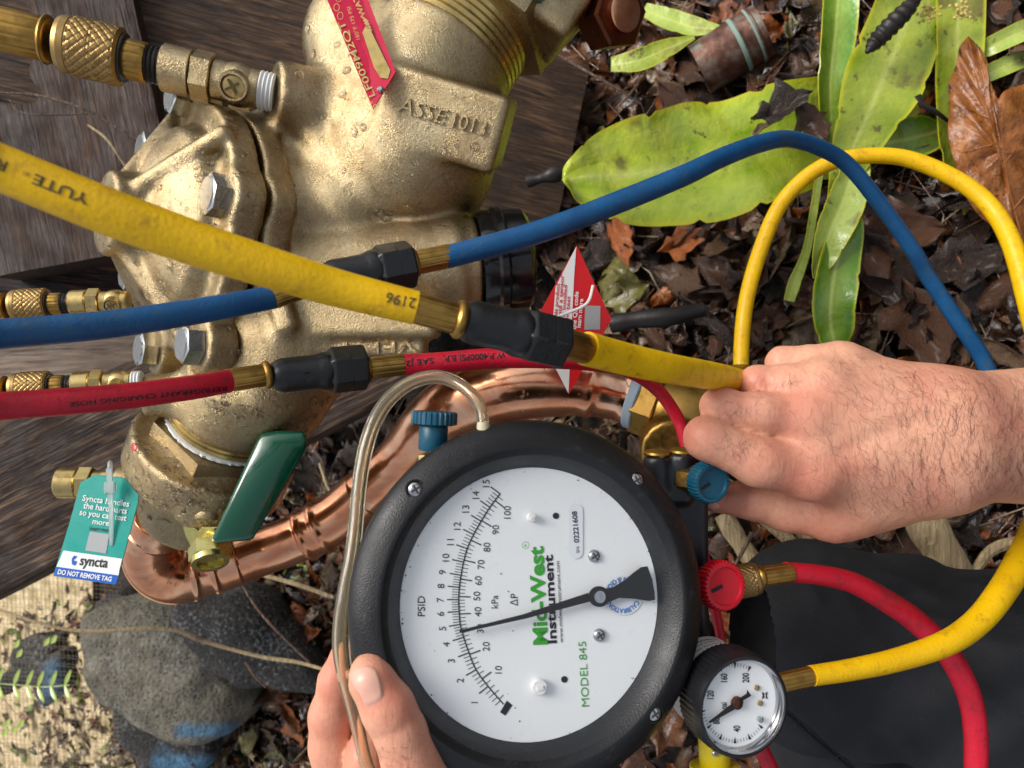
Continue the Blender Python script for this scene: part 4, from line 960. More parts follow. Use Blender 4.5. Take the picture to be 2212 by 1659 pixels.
# ---- copper pipe: lower elbow, straight run, big elbow
arc_ = [(383 + 58 * math.cos(math.radians(t)), 1188 + 58 * math.sin(math.radians(t))) for t in (204, 178, 152, 126, 100, 74)]
PIPE = [(352, 1118, .530, 118), (341, 1141, .535, 118)] + [(x, y, .540 + .005 * i, 118) for i, (x, y) in enumerate(arc_)] + [(455, 1227, .574, 114), (512, 1210, .58, 112), (580, 1186, .588, 112), (652, 1158, .59, 113), (728, 1118, .59, 116), (795, 1062, .585, 118), (870, 992, .575, 124), (940, 915, .55, 150), (1010, 865, .53, 164), (1090, 838, .52, 164), (1180, 830, .515, 156), (1270, 838, .51, 132), (1350, 856, .51, 116), (1400, 868, .51, 110)]
cpipe = thing('copper_pipe', 'wet copper pipe with soldered elbows running behind the big gauge', 'pipe', V(700, 1150, .6))
NP = 48; PP, PR = path(PIPE, NP); PR = PR * .93
ii = np.arange(len(PP)) / NP
def bump_(c, w, h): return h * np.exp(-((ii - c) / w)**2)
def step_(a, b, h): return h * (np.clip((ii - a) / .05, 0, 1) - np.clip((ii - b) / .05, 0, 1))
PR = PR * (1 + step_(0, 9.0, .06) + step_(11.0, 12.9, .06) + bump_(1.3, .16, .07) + bump_(7.3, .10, .06) + bump_(8.15, .12, .08) + bump_(11.1, .09, .07) + bump_(11.55, .10, .09) + bump_(19.05, .13, .07) + bump_(20.0, .13, .08))
for nm, a_, b_ in (('elbow', 0, 9.05), ('pipe', 9.05, 11.0), ('coupling', 11.0, 12.95), ('pipe', 12.95, 14.5), ('elbow', 14.5, len(PIPE) - 1)):
    i0, i1 = int(a_ * NP), int(b_ * NP) + 1; add(nm, tube(PP[i0:i1], PR[i0:i1], 96), MCU, cpipe, sharp=60)
# ---- brass meter valve to the right of the elbow
mv = thing('gate_valve', 'dull brass gate valve between the copper elbow and the hand', 'valve', V(1430, 900, .5))
ax_ = nrm(V(1470, 892, .50) - V(1385, 862, .51))
add('tape_ring', lathe(V(1366, 858, .51), ax_, [(0, .0205), (.001, .0215), (.006, .0215), (.007, .0205)], 40), plastic('grey_tape', '8a9aa6', .5, .3), mv)
add('hex_end', hexnut(V(1378, 862, .51), ax_, .016, .0235, .3), MO, mv, sharp=30)
mvf = s_un([s_cyl(V(1400, 868, .51), V(1560, 920, .50), .020, .004), s_cyl(V(1452, 975, .470), V(1446, 952, .50), .020, .002), s_cyl(V(1448, 968, .49), V(1470, 890, .50), .012, .002), s_cap(V(1480, 900, .5), V(1600, 860, .52), .022, .024)], .010)
add('valve_body', relax(*surfnet(mvf, V(1480, 910, .5) - .075, V(1480, 910, .5) + .075, .002), 1, .4), MO, mv, sharp=None)

# ---- green tag on the lower test cock
tgp = V(205, 1145, .463); tgn = nrm([-.12, .10, 1]); tpl = on_plane(tgp, tgn)
def sheet(poly, pl, th): 
    a = pl(poly); return prism(a, -np.asarray(pl_n(pl)) * th)
def pl_n(pl): return np.array([0, 0, 1.0])
tg = thing('warning_tag', 'teal plastic tag with white and blue bands tied to the lower test cock', 'tag', tgp)
add('tag_sheet', sheet([(174, 1042), (206, 1025), (266, 1032), (299, 1063), (298, 1085), (250, 1263), (115, 1244), (150, 1130)], tpl, .0009), MTEAL, tg, smooth=False)
t1, t2, t3 = on_plane(tgp, tgn, .0003), on_plane(tgp, tgn, .0006), on_plane(tgp, tgn, .0009)
add('white_band', (t1([(137, 1189), (264, 1207), (258, 1231), (256, 1243), (122, 1224)]), [(0, 1, 2, 3, 4)]), MWHITE, tg, smooth=False)
add('blue_band', (t1([(122, 1224), (256, 1243), (250, 1262.5), (115.5, 1243.5)]), [(0, 1, 2, 3)]), MTBLUE, tg, smooth=False)
add('blank_patch', (t1([(194, 1148), (236, 1154), (229, 1195.5), (184, 1189)]), [(0, 1, 2, 3)]), MCODE, tg, smooth=False)
def tl(s, y, x0, x1, h, sl=.131, b=.012, fm=t2): return put(s, (x0, y + (x0 - 190) * sl), (x1, y + (x1 - 190) * sl), h, fm, b, .12)
add('lettering', comb(tl('Syncta handles', 1083, 177, 278, 12.5), tl('the hard parts', 1099, 179, 273, 12.5), tl('so you can test', 1114.5, 171, 272, 12.5), tl('more.', 1130, 199, 238, 11.5), tl('DO NOT REMOVE TAG', 1249, 124, 240, 10, .14, .03)), MWHITE, tg, smooth=False)
add('lettering', comb(tl('syncta', 1222, 171, 231, 21, .10, .02), tl('Learn more', 1144, 192, 238, 8, .12, .02)), MINK, tg, smooth=False)
add('emblem', comb((t2([(160, 1200), (167, 1202), (158, 1210), (166, 1213), (162, 1222), (155, 1219), (155, 1207)]), [(0, 1, 2, 6), (2, 3, 4, 5, 6)])), MTBLUE, tg, smooth=False)
add('hole', disc2((231, 1061), 5.5, t1, 16, 1.2), MINK, tg, smooth=False)
zt = thing('zip_tie', 'translucent white zip tie holding the teal tag', 'zip tie', V(238, 1090, .455)); MZIP = plastic('nylon', (.85, .9, .88), .3, .1, Transmission_Weight=.65)
add('strap', prism(np.array([V(*p) for p in [(231, 1012, .458), (243, 1012, .458), (246, 1100, .4595), (245, 1178, .461), (238, 1178, .461), (237, 1100, .4595)]]), np.array([0, 0, .0012])), MZIP, zt, smooth=False)
add('loop', tube(crom(VV([(238, 1014, .458), (238, 1004, .468), (238, 1006, .49), (238, 1080, .49), (238, 1078, .470)]), 6), .0016, 6), MZIP, zt)
add('lock_head', box(V(238, 1053, .457), np.eye(3), [.0034, .0036, .0016], .0006), MZIP, zt, sharp=30)
# ---- red and white diamond tag
rtp = V(1235, 690, .462); rtn = nrm([.25, .0, 1]); rpl = on_plane(rtp, rtn); r1, r2 = on_plane(rtp, rtn, .0003), on_plane(rtp, rtn, .0006)
rt = thing('warning_tag', 'red and white diamond tag hanging behind the yellow hose coupler', 'tag', rtp)
add('tag_sheet', sheet([(1246, 530), (1321, 690), (1229, 851), (1152, 700)], rpl, .0008), MTRED, rt, smooth=False)
add('white_stripe', (r1([(1245, 532), (1240, 600), (1228, 850), (1188, 772), (1200, 620)]), [(0, 1, 2, 3, 4)]), MWHITE, rt, smooth=False)
add('blank_patch', (r1([(1264, 660), (1297, 661), (1296, 712), (1262, 712)]), [(0, 1, 2, 3)]), MCODE, rt, smooth=False)
def rl(s, x, y0, y1, h): return put(s, (x, y0), (x + 6, y1), h, r2, .02)
add('lettering', comb(rl('this product', 1203, 690, 612, 7.5), rl('until a sensor', 1212, 690, 594, 7.5), rl('kit is installed', 1219, 705, 616, 7), rl('activ. test', 1226, 712, 640, 7)), MTRED, rt, smooth=False)
add('lettering', comb(rl('the QR code', 1244, 712, 630, 9), rl('learn more', 1254, 708, 646, 9)), MWHITE, rt, smooth=False)
add('string', tube(crom(VV([(1281, 617, .458), (1274, 645, .455), (1262, 660, .454), (1236, 672, .453), (1205, 684, .45)]), 6), .0009, 6), MWHITE, rt)

# ---- water drops on the bronze
def drops(tree, poly, n, seed, lo, hi, parent):
    r = np.random.default_rng(seed); P = np.array(poly, float); g = []; k = 0; tries = 0
    while k < n and tries < n * 6:
        tries += 1; X, Y = r.uniform(P[:, 0].min(), P[:, 0].max()), r.uniform(P[:, 1].min(), P[:, 1].max())
        if not inpoly(np.array([X]), np.array([Y]), P.tolist())[0]: continue
        h = hit(tree, X, Y)
        if h is None: continue
        p, nn = h; R = lo + (hi - lo) * r.random()**4
        g.append(lathe(p - nn * R * .1, nn, [(0, R), (R * .22, R * .93), (R * .40, R * .66), (R * .48, R * .28)], 9, lambda th, hh, rr: rr * (1 + .15 * np.cos(th * 2 + R * 9e4)))); k += 1
    if g: add('water_drops', comb(*g), MWATER, parent, sharp=None, kind='stuff')
tbv, tcv = bvh(gbv), bvh(gc)
drops(tb, [(650, 20), (860, 180), (1040, 320), (980, 470), (760, 480), (640, 300)], 110, 1, .0009, .0036, bf)
drops(tb, [(440, 820), (740, 800), (690, 930), (560, 960), (430, 900)], 190, 2, .0009, .0026, bf)
drops(tb, [(540, 230), (640, 300), (640, 480), (560, 560), (560, 380)], 26, 4, .0005, .0016, bf)
drops(tcv, [(320, 250), (500, 250), (570, 420), (560, 760), (330, 780), (220, 560)], 200, 5, .0008, .0026, bf)
drops(tbv, [(270, 900), (420, 960), (520, 1090), (440, 1150), (280, 1110)], 280, 3, .0009, .0026, bv)
drops(bvh(tube(PP, PR * 1.0, 32)), [(240, 1130), (400, 1160), (420, 1260), (240, 1290)], 46, 6, .0005, .0014, cpipe)
drops(bvh(tube(PP, PR * 1.0, 32)), [(960, 800), (1250, 780), (1290, 880), (1080, 920), (960, 900)], 40, 7, .0005, .0014, cpipe)
# ================================================================== HOSES AND COUPLERS
def mkhose(name, label, pts, mat, n=8):
    P, R = path(pts, n); t = thing(name, label, 'hose', P[len(P) // 2]); g = tube(P, R, 22)
    add('hose_wall', g, mat, t, sharp=60); return t, bvh(g)
def ferrule(t, A, B, dA, dB, r, bead=None, first=False):
    L = math.hypot(B[0] - A[0], B[1] - A[1])
    if bead:
        w = r * .62
        if first: add('ferrule', comb(turned(A, B, dA, dB, 0, w, bead, 'bead'), turned(A, B, dA, dB, w * .9, L, r, 'flute')), MO, t, sharp=25)
        else: add('ferrule', comb(turned(A, B, dA, dB, 0, L - w * .9, r, 'flute'), turned(A, B, dA, dB, L - w, L, bead, 'bead')), MO, t, sharp=25)
    else: add('ferrule', turned(A, B, dA, dB, 0, L, r, 'flute'), MO, t, sharp=25)
def coupler(label, A, B, dA, dB, r, rn, ph=.4, button=None):
    a, b, L = dseg(A, B, dA, dB); ax = nrm(b - a); k = K * (dA + dB) / 2; H = np.linalg.norm(b - a); R, N = r * k, rn * k
    t = thing('hose_coupler', label, 'hose coupler', a + ax * H / 2)
    pr = [(0, .55), (.02, .66), (.05, .80), (.09, .90), (.13, .96), (.17, .98), (.46, .98), (.50, 1.03), (.54, 1.10), (.58, 1.12), (.62, 1.10), (.66, 1.02), (.70, 1.0)]
    add('coupler_body', lathe(a, ax, [(h * H, q * R) for h, q in pr], 40), MRUB, t, sharp=50)
    nb = lathe(a + ax * H * .60, ax, [(0, N * .90), (H * .05, N * 1.05), (H * .215, N * 1.05), (H * .225, N * 1.035), (H * .235, N * 1.05), (H * .38, N * 1.05), (H * .40, N * .98), (H * .40, N * .6)], 6, ph=ph)
    o = add('coupler_nut', nb, MRUB, t, sharp=25)
    md = o.modifiers.new('bevel', 'BEVEL'); md.width = .0006; md.segments = 2; md.limit_method = 'ANGLE'
    if button is not None:
        x, y, z = frame(ax); sd = nrm(np.array([.05, -.25, 1.0]) - ax * (ax @ np.array([.05, -.25, 1.0]))); c = a + ax * H * .36 + sd * R * .955
        add('button', lathe(c, sd, [(0, R * .27), (R * .02, R * .27), (R * .02, R * .25), (R * .012, R * .24)], 26), MRUB, t)
    return t
Y1 = [(-760, 0, .20, 100), (-400, 185, .20, 100), (-80, 328, .205, 100), (0, 362, .21, 102), (200, 444, .218, 103), (400, 519, .228, 99), (600, 584, .238, 89), (738, 625, .246, 82), (898, 665, .252, 74)]
yh, yt = mkhose('yellow_hose', 'thick yellow hose crossing from the left edge over the bronze valve', Y1, MYEL)
ferrule(yh, (893, 664), (1003, 693), .252, .257, 34, 42)
add('lettering', comb(put('YUTE', (197, 424), (76, 376), 21, on_tree(yt, .0003), .02), put('®', (66, 374), (52, 369), 9, on_tree(yt, .0003)), put('R', (18, 352), (-4, 343), 21, on_tree(yt, .0003), .02), put('2196', (900, 646), (836, 632), 21, on_tree(yt, .0003), .01)), flat('ink_faded', '57471c'), yh, smooth=False)
coupler('black coupler joining the two yellow hose lengths', (987, 688), (1216, 741), .258, .274, 48, 60, .15)
Y2 = [(1266, 753, .285, 75), (1350, 775, .30, 71), (1450, 797, .316, 66), (1540, 812, .343, 60), (1590, 822, .362, 54), (1680, 848, .400, 46), (1735, 885, .425, 42), (1740, 945, .46, 40), (1690, 975, .49, 38), (1630, 920, .52, 35), (1604, 830, .545, 33), (1602, 740, .555, 33), (1614, 640, .56, 33), (1645, 533, .565, 33), (1684, 445, .565, 33), (1742, 382, .56, 33), (1808, 347, .555, 34), (1892, 336, .55, 34), (1975, 347, .545, 35), (2075, 393, .535, 36), (2142, 450, .525, 38), (2186, 528, .51, 40), (2218, 640, .495, 42), (2262, 820, .47, 46), (2274, 980, .44, 52), (2246, 1120, .41, 56), (2202, 1214, .39, 57), (2158, 1287, .375, 56), (2108, 1346, .365, 54), (2042, 1390, .357, 52), (1942, 1424, .35, 48), (1842, 1446, .343, 45), (1752, 1460, .337, 43)]
yh2, yt2 = mkhose('yellow_hose', 'yellow hose looping past the hand and over the black trousers', Y2, MYEL, 7)
ferrule(yh2, (1206, 739), (1274, 756), .274, .287, 33)
ferrule(yh2, (1668, 1479), (1766, 1457), .335, .338, 21, 24, True)
B1 = [(-760, 800, .27, 72), (-400, 778, .28, 70), (-80, 732, .29, 67), (0, 722, .30, 65), (233, 701, .32, 61), (433, 671, .34, 56), (594, 641, .36, 50)]
bh, bt_ = mkhose('blue_hose', 'blue hose running in from the left edge under the yellow hose', B1, MBLU)
ferrule(bh, (588, 643), (700, 604), .358, .372, 25, 29)
coupler('black coupler joining the two blue hoses', (692, 606), (890, 569), .372, .390, 40, 51, .5)
B2 = [(962, 556, .395, 50), (1100, 520, .40, 50), (1205, 487, .405, 49), (1340, 435, .415, 48), (1475, 380, .425, 46), (1560, 340, .44, 42), (1642, 310, .46, 39), (1710, 301, .48, 36), (1790, 328, .50, 34), (1842, 367, .51, 33), (1908, 450, .52, 33), (1975, 545, .525, 33), (2008, 603, .53, 33), (2075, 703, .53, 34), (2122, 775, .53, 34), (2160, 870, .53, 34), (2175, 960, .54, 34)]
bh2, _ = mkhose('blue_hose', 'blue hose arching over the broad green leaf and behind the wrist', B2, MBLU)
ferrule(bh2, (886, 570), (976, 552), .390, .396, 26, 32, True)
R1 = [(-760, 960, .27, 72), (-400, 916, .28, 69), (-80, 886, .29, 66), (0, 878, .30, 63), (233, 860, .32, 58), (400, 839, .34, 54), (494, 823, .355, 51)]
rh, rt_ = mkhose('red_hose', 'red hose running in from the left edge below the blue one', R1, MRED)
ferrule(rh, (487, 823), (584, 808), .355, .365, 25, 30)
add('lettering', comb(put('REFRIGERANT CHARGING HOSE', (489, 834), (150, 869), 9.5, on_tree(rt_, .0003), .01)), MINK, rh, smooth=False)
coupler('black coupler with a round button joining the two red hoses', (582, 813), (790, 793), .366, .385, 38, 49, .62, True)
R2 = [(866, 788, .392, 48), (940, 785, .395, 47), (1071, 774, .40, 45), (1205, 776, .405, 42), (1305, 787, .42, 37), (1371, 806, .44, 33), (1421, 843, .45, 29), (1455, 888, .455, 28), (1474, 930, .455, 27), (1492, 1010, .45, 27), (1510, 1150, .43, 26), (1535, 1270, .415, 23), (1550, 1340, .41, 21), (1562, 1400, .405, 22), (1590, 1500, .40, 27), (1655, 1640, .39, 34), (1700, 1740, .38, 36)]
rh2, rt2 = mkhose('red_hose', 'red hose bending down behind the right hand and the big gauge', R2, MRED)
ferrule(rh2, (786, 797), (874, 787), .386, .392, 24, 30, True)
add('lettering', comb(put('SAE J2', (936, 773), (876, 780), 12, on_tree(rt2, .0003), .01), put('W.P.4000PSI B.P.', (1092, 761), (958, 769), 12.5, on_tree(rt2, .0003), .01)), MINK, rh2, smooth=False)
R3 = [(1696, 1235, .365, 42), (1775, 1243, .37, 44), (1842, 1259, .375, 46), (1908, 1294, .38, 49), (1975, 1339, .385, 51), (2042, 1405, .388, 50), (2085, 1479, .39, 49), (2105, 1556, .39, 48), (2108, 1659, .39, 47), (2095, 1760, .39, 46), (2050, 1960, .40, 45), (1960, 2150, .41, 44)]
rh3, _ = mkhose('red_hose', 'red hose curving from the red knob down over the black trousers', R3, MRED)
ferrule(rh3, (1634, 1247), (1710, 1236), .362, .365, 21, 25, True)
T1 = [(1044, 924, .322, 27), (1040, 890, .325, 27), (1022, 856, .33, 28), (990, 829, .335, 29), (945, 814, .338, 30), (892, 825, .338, 31), (845, 858, .336, 32), (812, 905, .333, 33), (790, 968, .330, 33), (776, 1050, .326, 32), (769, 1130, .322, 32), (760, 1205, .318, 34), (748, 1270, .315, 36), (739, 1335, .312, 38), (737, 1400, .310, 38), (746, 1460, .309, 35), (762, 1520, .310, 34), (776, 1580, .312, 32), (790, 1640, .315, 30), (810, 1700, .32, 30)]
ct = thing('clear_tube', 'clear yellowed vinyl tube looping round the left of the big gauge', 'tube', V(800, 1000, .33))
P_, R_ = path(T1, 8); go = tube(P_, R_, 24, cap=False); gi = tube(P_, R_ * .62, 24, cap=False)
add('tube_wall', (np.concatenate([go[0], gi[0]]), [tuple(f) for f in go[1]] + [tuple(i + len(go[0]) for i in f[::-1]) for f in gi[1]]), MTUBE, ct, sharp=None)

# ================================================================== BIG TEST GAUGE
CG = np.array([.0094, -.0934, -.318]); GN = nrm([.2386, .1435, 1.0]); RD = .0572
def gp(z): return on_plane(CG, GN, z)
tgauge = thing('test_gauge', 'round black differential pressure gauge with white dial, held in the left hand', 'gauge', CG)
add('bezel', lathe(CG, GN, [(-.046, .060), (-.044, .0745), (-.018, .0772), (-.016, .0760), (-.014, .0772), (-.002, .0782), (.0015, .0780), (.0040, .0766), (.0066, .0730), (.0080, .0696), (.0088, .0672), (.0090, .0660), (.0086, .0652), (.0012, .0576), (-.003, .0573)], 128, cap=False), MBLK, tgauge, sharp=50)
add('back_shell', lathe(CG - GN * .044, -GN, [(0, .071), (.012, .066), (.02, .05), (.022, .0)], 64), MBLK, tgauge)
dial = add('dial_face', disc2((0, 0), 1, lambda q: CG + (q[:, :1] * frame(GN)[0] + q[:, 1:] * frame(GN)[1]) * RD, 96), MDIAL, tgauge, smooth=False)
P1 = gp(.00025)
def T8(x, y): return (737.5 + x / 3.0, 1106.0 + y / 3.0)
arc = {0: (1050, 1246), 1: (950, 1130), 2: (872, 1022), 3: (826, 912), 4: (792, 812), 5: (770, 728), 6: (763, 645), 7: (760, 568), 8: (764, 488), 9: (775, 410), 10: (791, 325), 11: (815, 238), 12: (856, 146), 13: (905, 60), 14: (962, -30), 15: (1028, -118)}
AP = np.array([T8(*arc[i]) for i in range(16)])
def arcp(p):
    i = min(int(p), 14); t = p - i; Q = np.concatenate([[2 * AP[0] - AP[1]], AP, [2 * AP[-1] - AP[-2]]]); a, b, c, d = Q[i], Q[i + 1], Q[i + 2], Q[i + 3]
    q = .5 * (2 * b + (c - a) * t + (2 * a - 5 * b + 4 * c - d) * t**2 + (3 * b - a - 3 * c + d) * t**3)
    dq = .5 * ((c - a) + 2 * (2 * a - 5 * b + 4 * c - d) * t + 3 * (3 * b - a - 3 * c + d) * t * t); dq /= np.linalg.norm(dq)
    n = np.array([dq[1], -dq[0]]); n = n if n[0] < 0 else -n
    return q, n
g = []
for i in range(150): a, _ = arcp(i * .1); b, _ = arcp(i * .1 + .1); g.append(seg2(a, b + (b - a) * .1, 2.6, P1))
for i in range(1, 76):
    p = i * .2; q, n = arcp(p); mj = i % 5 == 0
    if p < .15: continue
    g.append(seg2(q, q + n * (25 if mj else 15), 2.6 if mj else 1.5, P1))
for i in range(1, 52):
    p = i * 2 / 6.895; q, n = arcp(min(p, 14.99)); mj = i % 5 == 0
    if p > 15: break
    g.append(seg2(q, q - n * (25 if mj else 13), 2.6 if mj else 1.5, P1))
def T8s(l): return [T8(*p) for p in l]
g.append((P1(T8s([(1028, 1298), (1062, 1320), (1108, 1252), (1072, 1222)])), [(0, 1, 2, 3)]))
def up(s, x, yc, h, asp=None, b=0.0, tilt=0.0):
    """upright dial lettering (reads towards the top edge): baseline x, centre y in dial-tile units"""
    v, _ = text_geo(s); w = (v[:, 0].max() - v[:, 0].min()) / CAPH * h * (asp or 1.02)
    c = np.array(T8(x, yc)); hh = h / 3.0; w = w / 3.0
    return put(s, c + [tilt * w, w / 2], c + [-tilt * w, -w / 2], hh, P1, b)
for n_, (x, y) in {1: (862, 1235), 2: (770, 1092), 3: (712, 965), 4: (680, 858), 5: (655, 755), 6: (642, 660), 7: (640, 570), 8: (645, 480), 9: (655, 390), 10: (676, 295), 11: (706, 195), 12: (750, 90), 13: (805, -20), 14: (872, -110), 15: (938, -185)}.items(): g.append(up(str(n_), x + 22, y, 44))
for n_, (x, y) in {10: (1018, 1022), 20: (938, 872), 30: (900, 755), 40: (885, 647), 50: (878, 545), 60: (887, 445), 70: (905, 340), 80: (943, 228), 90: (1000, 115), 100: (1076, 2)}.items(): g.append(up(str(n_), x + 21, y, 43))
g += [up('PSID', 541, 610, 47), up('kPa', 1014, 582, 42), up('ΔP', 1142, 568, 46)]
g.append(put('Instrument', T8(1395, 850), T8(1368, 276), 18.5, P1, .028)); g.append(put('www.midwestinstrument.com', T8(1438, 845), T8(1413, 318), 8.5, P1))
g += [disc2(T8(1390, 25), 7, P1), disc2(T8(1445, 1085), 7.2, P1)]
add('lettering', comb(*g), MINK, dial, smooth=False)
t = np.linspace(0, 2 * np.pi, 25); rg = []
for j in range(24): rg.append(seg2(np.array(T8(1193, 215)) + 7.6 * np.array([math.cos(t[j]), math.sin(t[j])]), np.array(T8(1193, 215)) + 7.6 * np.array([math.cos(t[j + 1]), math.sin(t[j + 1])]), .8, P1))
add('lettering', comb(put('Mid-West', T8(1337, 858), T8(1306, 220), 30, P1, .034), put('MODEL 845', T8(1607, 1260), T8(1585, 838), 16.5, P1), put('R', T8(1200, 223), T8(1199, 207), 5, P1), *rg), MGRN, dial, smooth=False)
P2 = gp(.0005); P3 = gp(.0007)
rs = np.random.default_rng(8); sp = []
for k_ in range(46):
    a_ = rs.uniform(0, 6.28); q_ = CG + GN * .0003 + (math.cos(a_) * frame(GN)[0] + math.sin(a_) * frame(GN)[1]) * RD * (rs.uniform(.965, .995) if k_ < 36 else rs.uniform(.2, .9)); s_ = rs.uniform(.00010, .00042)
    sp.append(lathe(q_, GN, [(0, s_), (.00005, s_ * .8)], 6))
add('dust_specks', comb(*sp), MINK, dial, smooth=False, kind='stuff')
def pill(x0, x1, y0, y1, fm):
    r = (x1 - x0) / 2; c = (x0 + x1) / 2; a = np.linspace(0, np.pi, 9); q = [(c + r * math.cos(u), y1 - r + r * math.sin(u)) for u in a] + [(c - r * math.cos(u), y0 + r - r * math.sin(u)) for u in a]
    return fm(q), [tuple(range(len(q)))]
MSTK = plastic('sticker_white', (.74, .77, .80), .25, 0)
add('serial_sticker', pill(1229, 1259, 1088, 1207, P2), MSTK, dial, smooth=False)
add('lettering', comb(put('02221608', (1251, 1172), (1246, 1104), 10.5, P3, .02), put('SN:', (1252, 1194), (1251, 1179), 7, P3)), MINK, dial, smooth=False)
cc = np.array(T8(1825, 540)); add('round_sticker', disc2(cc, 43, P2, 40), MSTK, dial, smooth=False)
def ringtext(s, c, r, a0, a1, h, fm):
    v, f = text_geo(s, .02); x = (v[:, 0] - v[:, 0].min()) / (v[:, 0].max() - v[:, 0].min()); a = a0 + (a1 - a0) * x; rr = r + v[:, 1] / CAPH * h
    return fm(np.stack([c[0] + rr * np.cos(a), c[1] + rr * np.sin(a)], 1)), f
add('lettering', comb(ringtext('VOID IF BROKEN', cc, 29, math.radians(-166), math.radians(-10), 10, P3), ringtext('CALIBRATION', cc, 29, math.radians(22), math.radians(152), 10, P3)), MBLUINK, dial, smooth=False)
# needle above the dial
P4 = gp(.0042); hub = np.array(T8(1670, 548)); ndl = T8s([(771, 766), (764, 774), (772, 784), (1200, 690), (1614, 580), (1600, 525), (1180, 664)])
nd = prism(P4(ndl), -GN * .0007)
tail = prism(P4(T8s([(1700, 500), (1760, 490), (1840, 440), (1900, 390), (1945, 358), (1985, 352), (2015, 440), (2030, 520), (2033, 570), (1992, 577), (1900, 563), (1800, 557), (1720, 590)])), -GN * .0007)
hb = prism(P4([hub + 22.5 * np.array([math.cos(a), math.sin(a)]) for a in np.linspace(0, 6.283, 33)[:-1]]), -GN * .0009)
MND = plastic('needle_black', (.010, .009, .010), .35, 0)
nb_ = add('needle', comb(nd, tail, (hb[0] + GN * .0004, hb[1])), MND, tgauge, smooth=False)
add('hub_cap', lathe(P4([hub])[0] + GN * .0004, GN, [(0, .0027), (.0009, .0026), (.0010, .0022), (.0007, .0006)], 28), MSTEEL, nb_)
add('hub_post', lathe(P4([hub])[0] - GN * .0045, GN, [(0, .0012), (.005, .0012)], 12), MSTEEL, nb_)
def phillips(c, ax, R, par, name='screw', recess=False):
    x, y, z = frame(ax); a = .5
    o = add(name, comb(lathe(c, ax, [(0, R), (R * .25, R * .97), (R * .5, R * .78), (R * .62, R * .45), (R * .64, 0)], 28)), MSTEEL, par)
    xa, ya = x * math.cos(a) + y * math.sin(a), y * math.cos(a) - x * math.sin(a)
    add('cross_slot', comb(box(c + z * R * .60, [xa, ya, z], [R * .62, R * .13, R * .08]), box(c + z * R * .60, [ya, -xa, z], [R * .62, R * .13, R * .0805])), flat('slot_shadow_steel', '2c2a26', .5) if 'SLOT' not in globals() else SLOT, o, smooth=False)
    return o
SLOT = flat('slot_steel', '3a3630', .45)
for (x, y) in [(1637, 285), (1670, 797)]: phillips(gp(0)([T8(x, y)])[0], GN, .0029, tgauge)
MREC = plastic('screw_recess', (.006, .006, .006), .5, 0)
for (X, Y) in [(897, 1057), (1374, 1037), (1413, 1541), (905, 1575)]:
    c = gp(.0072)([(X, Y)])[0]; add('screw_recess', lathe(c - GN * .003, GN, [(0, .0042), (.0030, .0042), (.0036, .0040), (.0036, .0036), (.0024, .0036), (.0024, 0)], 28, cap=False), MREC, tgauge)
    phillips(c - GN * .0004, GN, .0033, tgauge)
for (x, y), r in [((1272, 1125), .0033), ((1225, 33), .0019)]:
    c = gp(0)([T8(x, y)])[0]; add('dial_peg', comb(lathe(c, GN, [(0, r * .9), (.003, r), (.0034, r * .9)], 24), box(c + GN * .0036, frame(GN), [r * .4, r * .25, .0006])), MWHITE, tgauge)
ml = bpy.data.materials.new('lens_glass'); ml.use_nodes = True; n_ = ml.node_tree.nodes; n_.clear()
tr = n_.new('ShaderNodeBsdfTransparent'); gl = n_.new('ShaderNodeBsdfGlossy'); gl.inputs['Roughness'].default_value = .03; fr = n_.new('ShaderNodeMath'); fr.operation = 'MULTIPLY_ADD'; lw = n_.new('ShaderNodeLayerWeight'); pw_ = n_.new('ShaderNodeMath'); pw_.operation = 'POWER'; pw_.inputs[1].default_value = 4.0; fr.inputs[1].default_value = .5; fr.inputs[2].default_value = .04
mxn = n_.new('ShaderNodeMixShader'); ou = n_.new('ShaderNodeOutputMaterial'); L_ = ml.node_tree.links
L_.new(lw.outputs['Facing'], pw_.inputs[0]); L_.new(pw_.outputs[0], fr.inputs[0]); L_.new(fr.outputs[0], mxn.inputs[0]); L_.new(tr.outputs[0], mxn.inputs[1]); L_.new(gl.outputs[0], mxn.inputs[2]); L_.new(mxn.outputs[0], ou.inputs[0])
lz = disc2((0, 0), 1, lambda q: CG + GN * .0060 + (q[:, :1] * frame(GN)[0] + q[:, 1:] * frame(GN)[1]) * .0628, 64)
add('lens', lz, ml, tgauge, smooth=False)
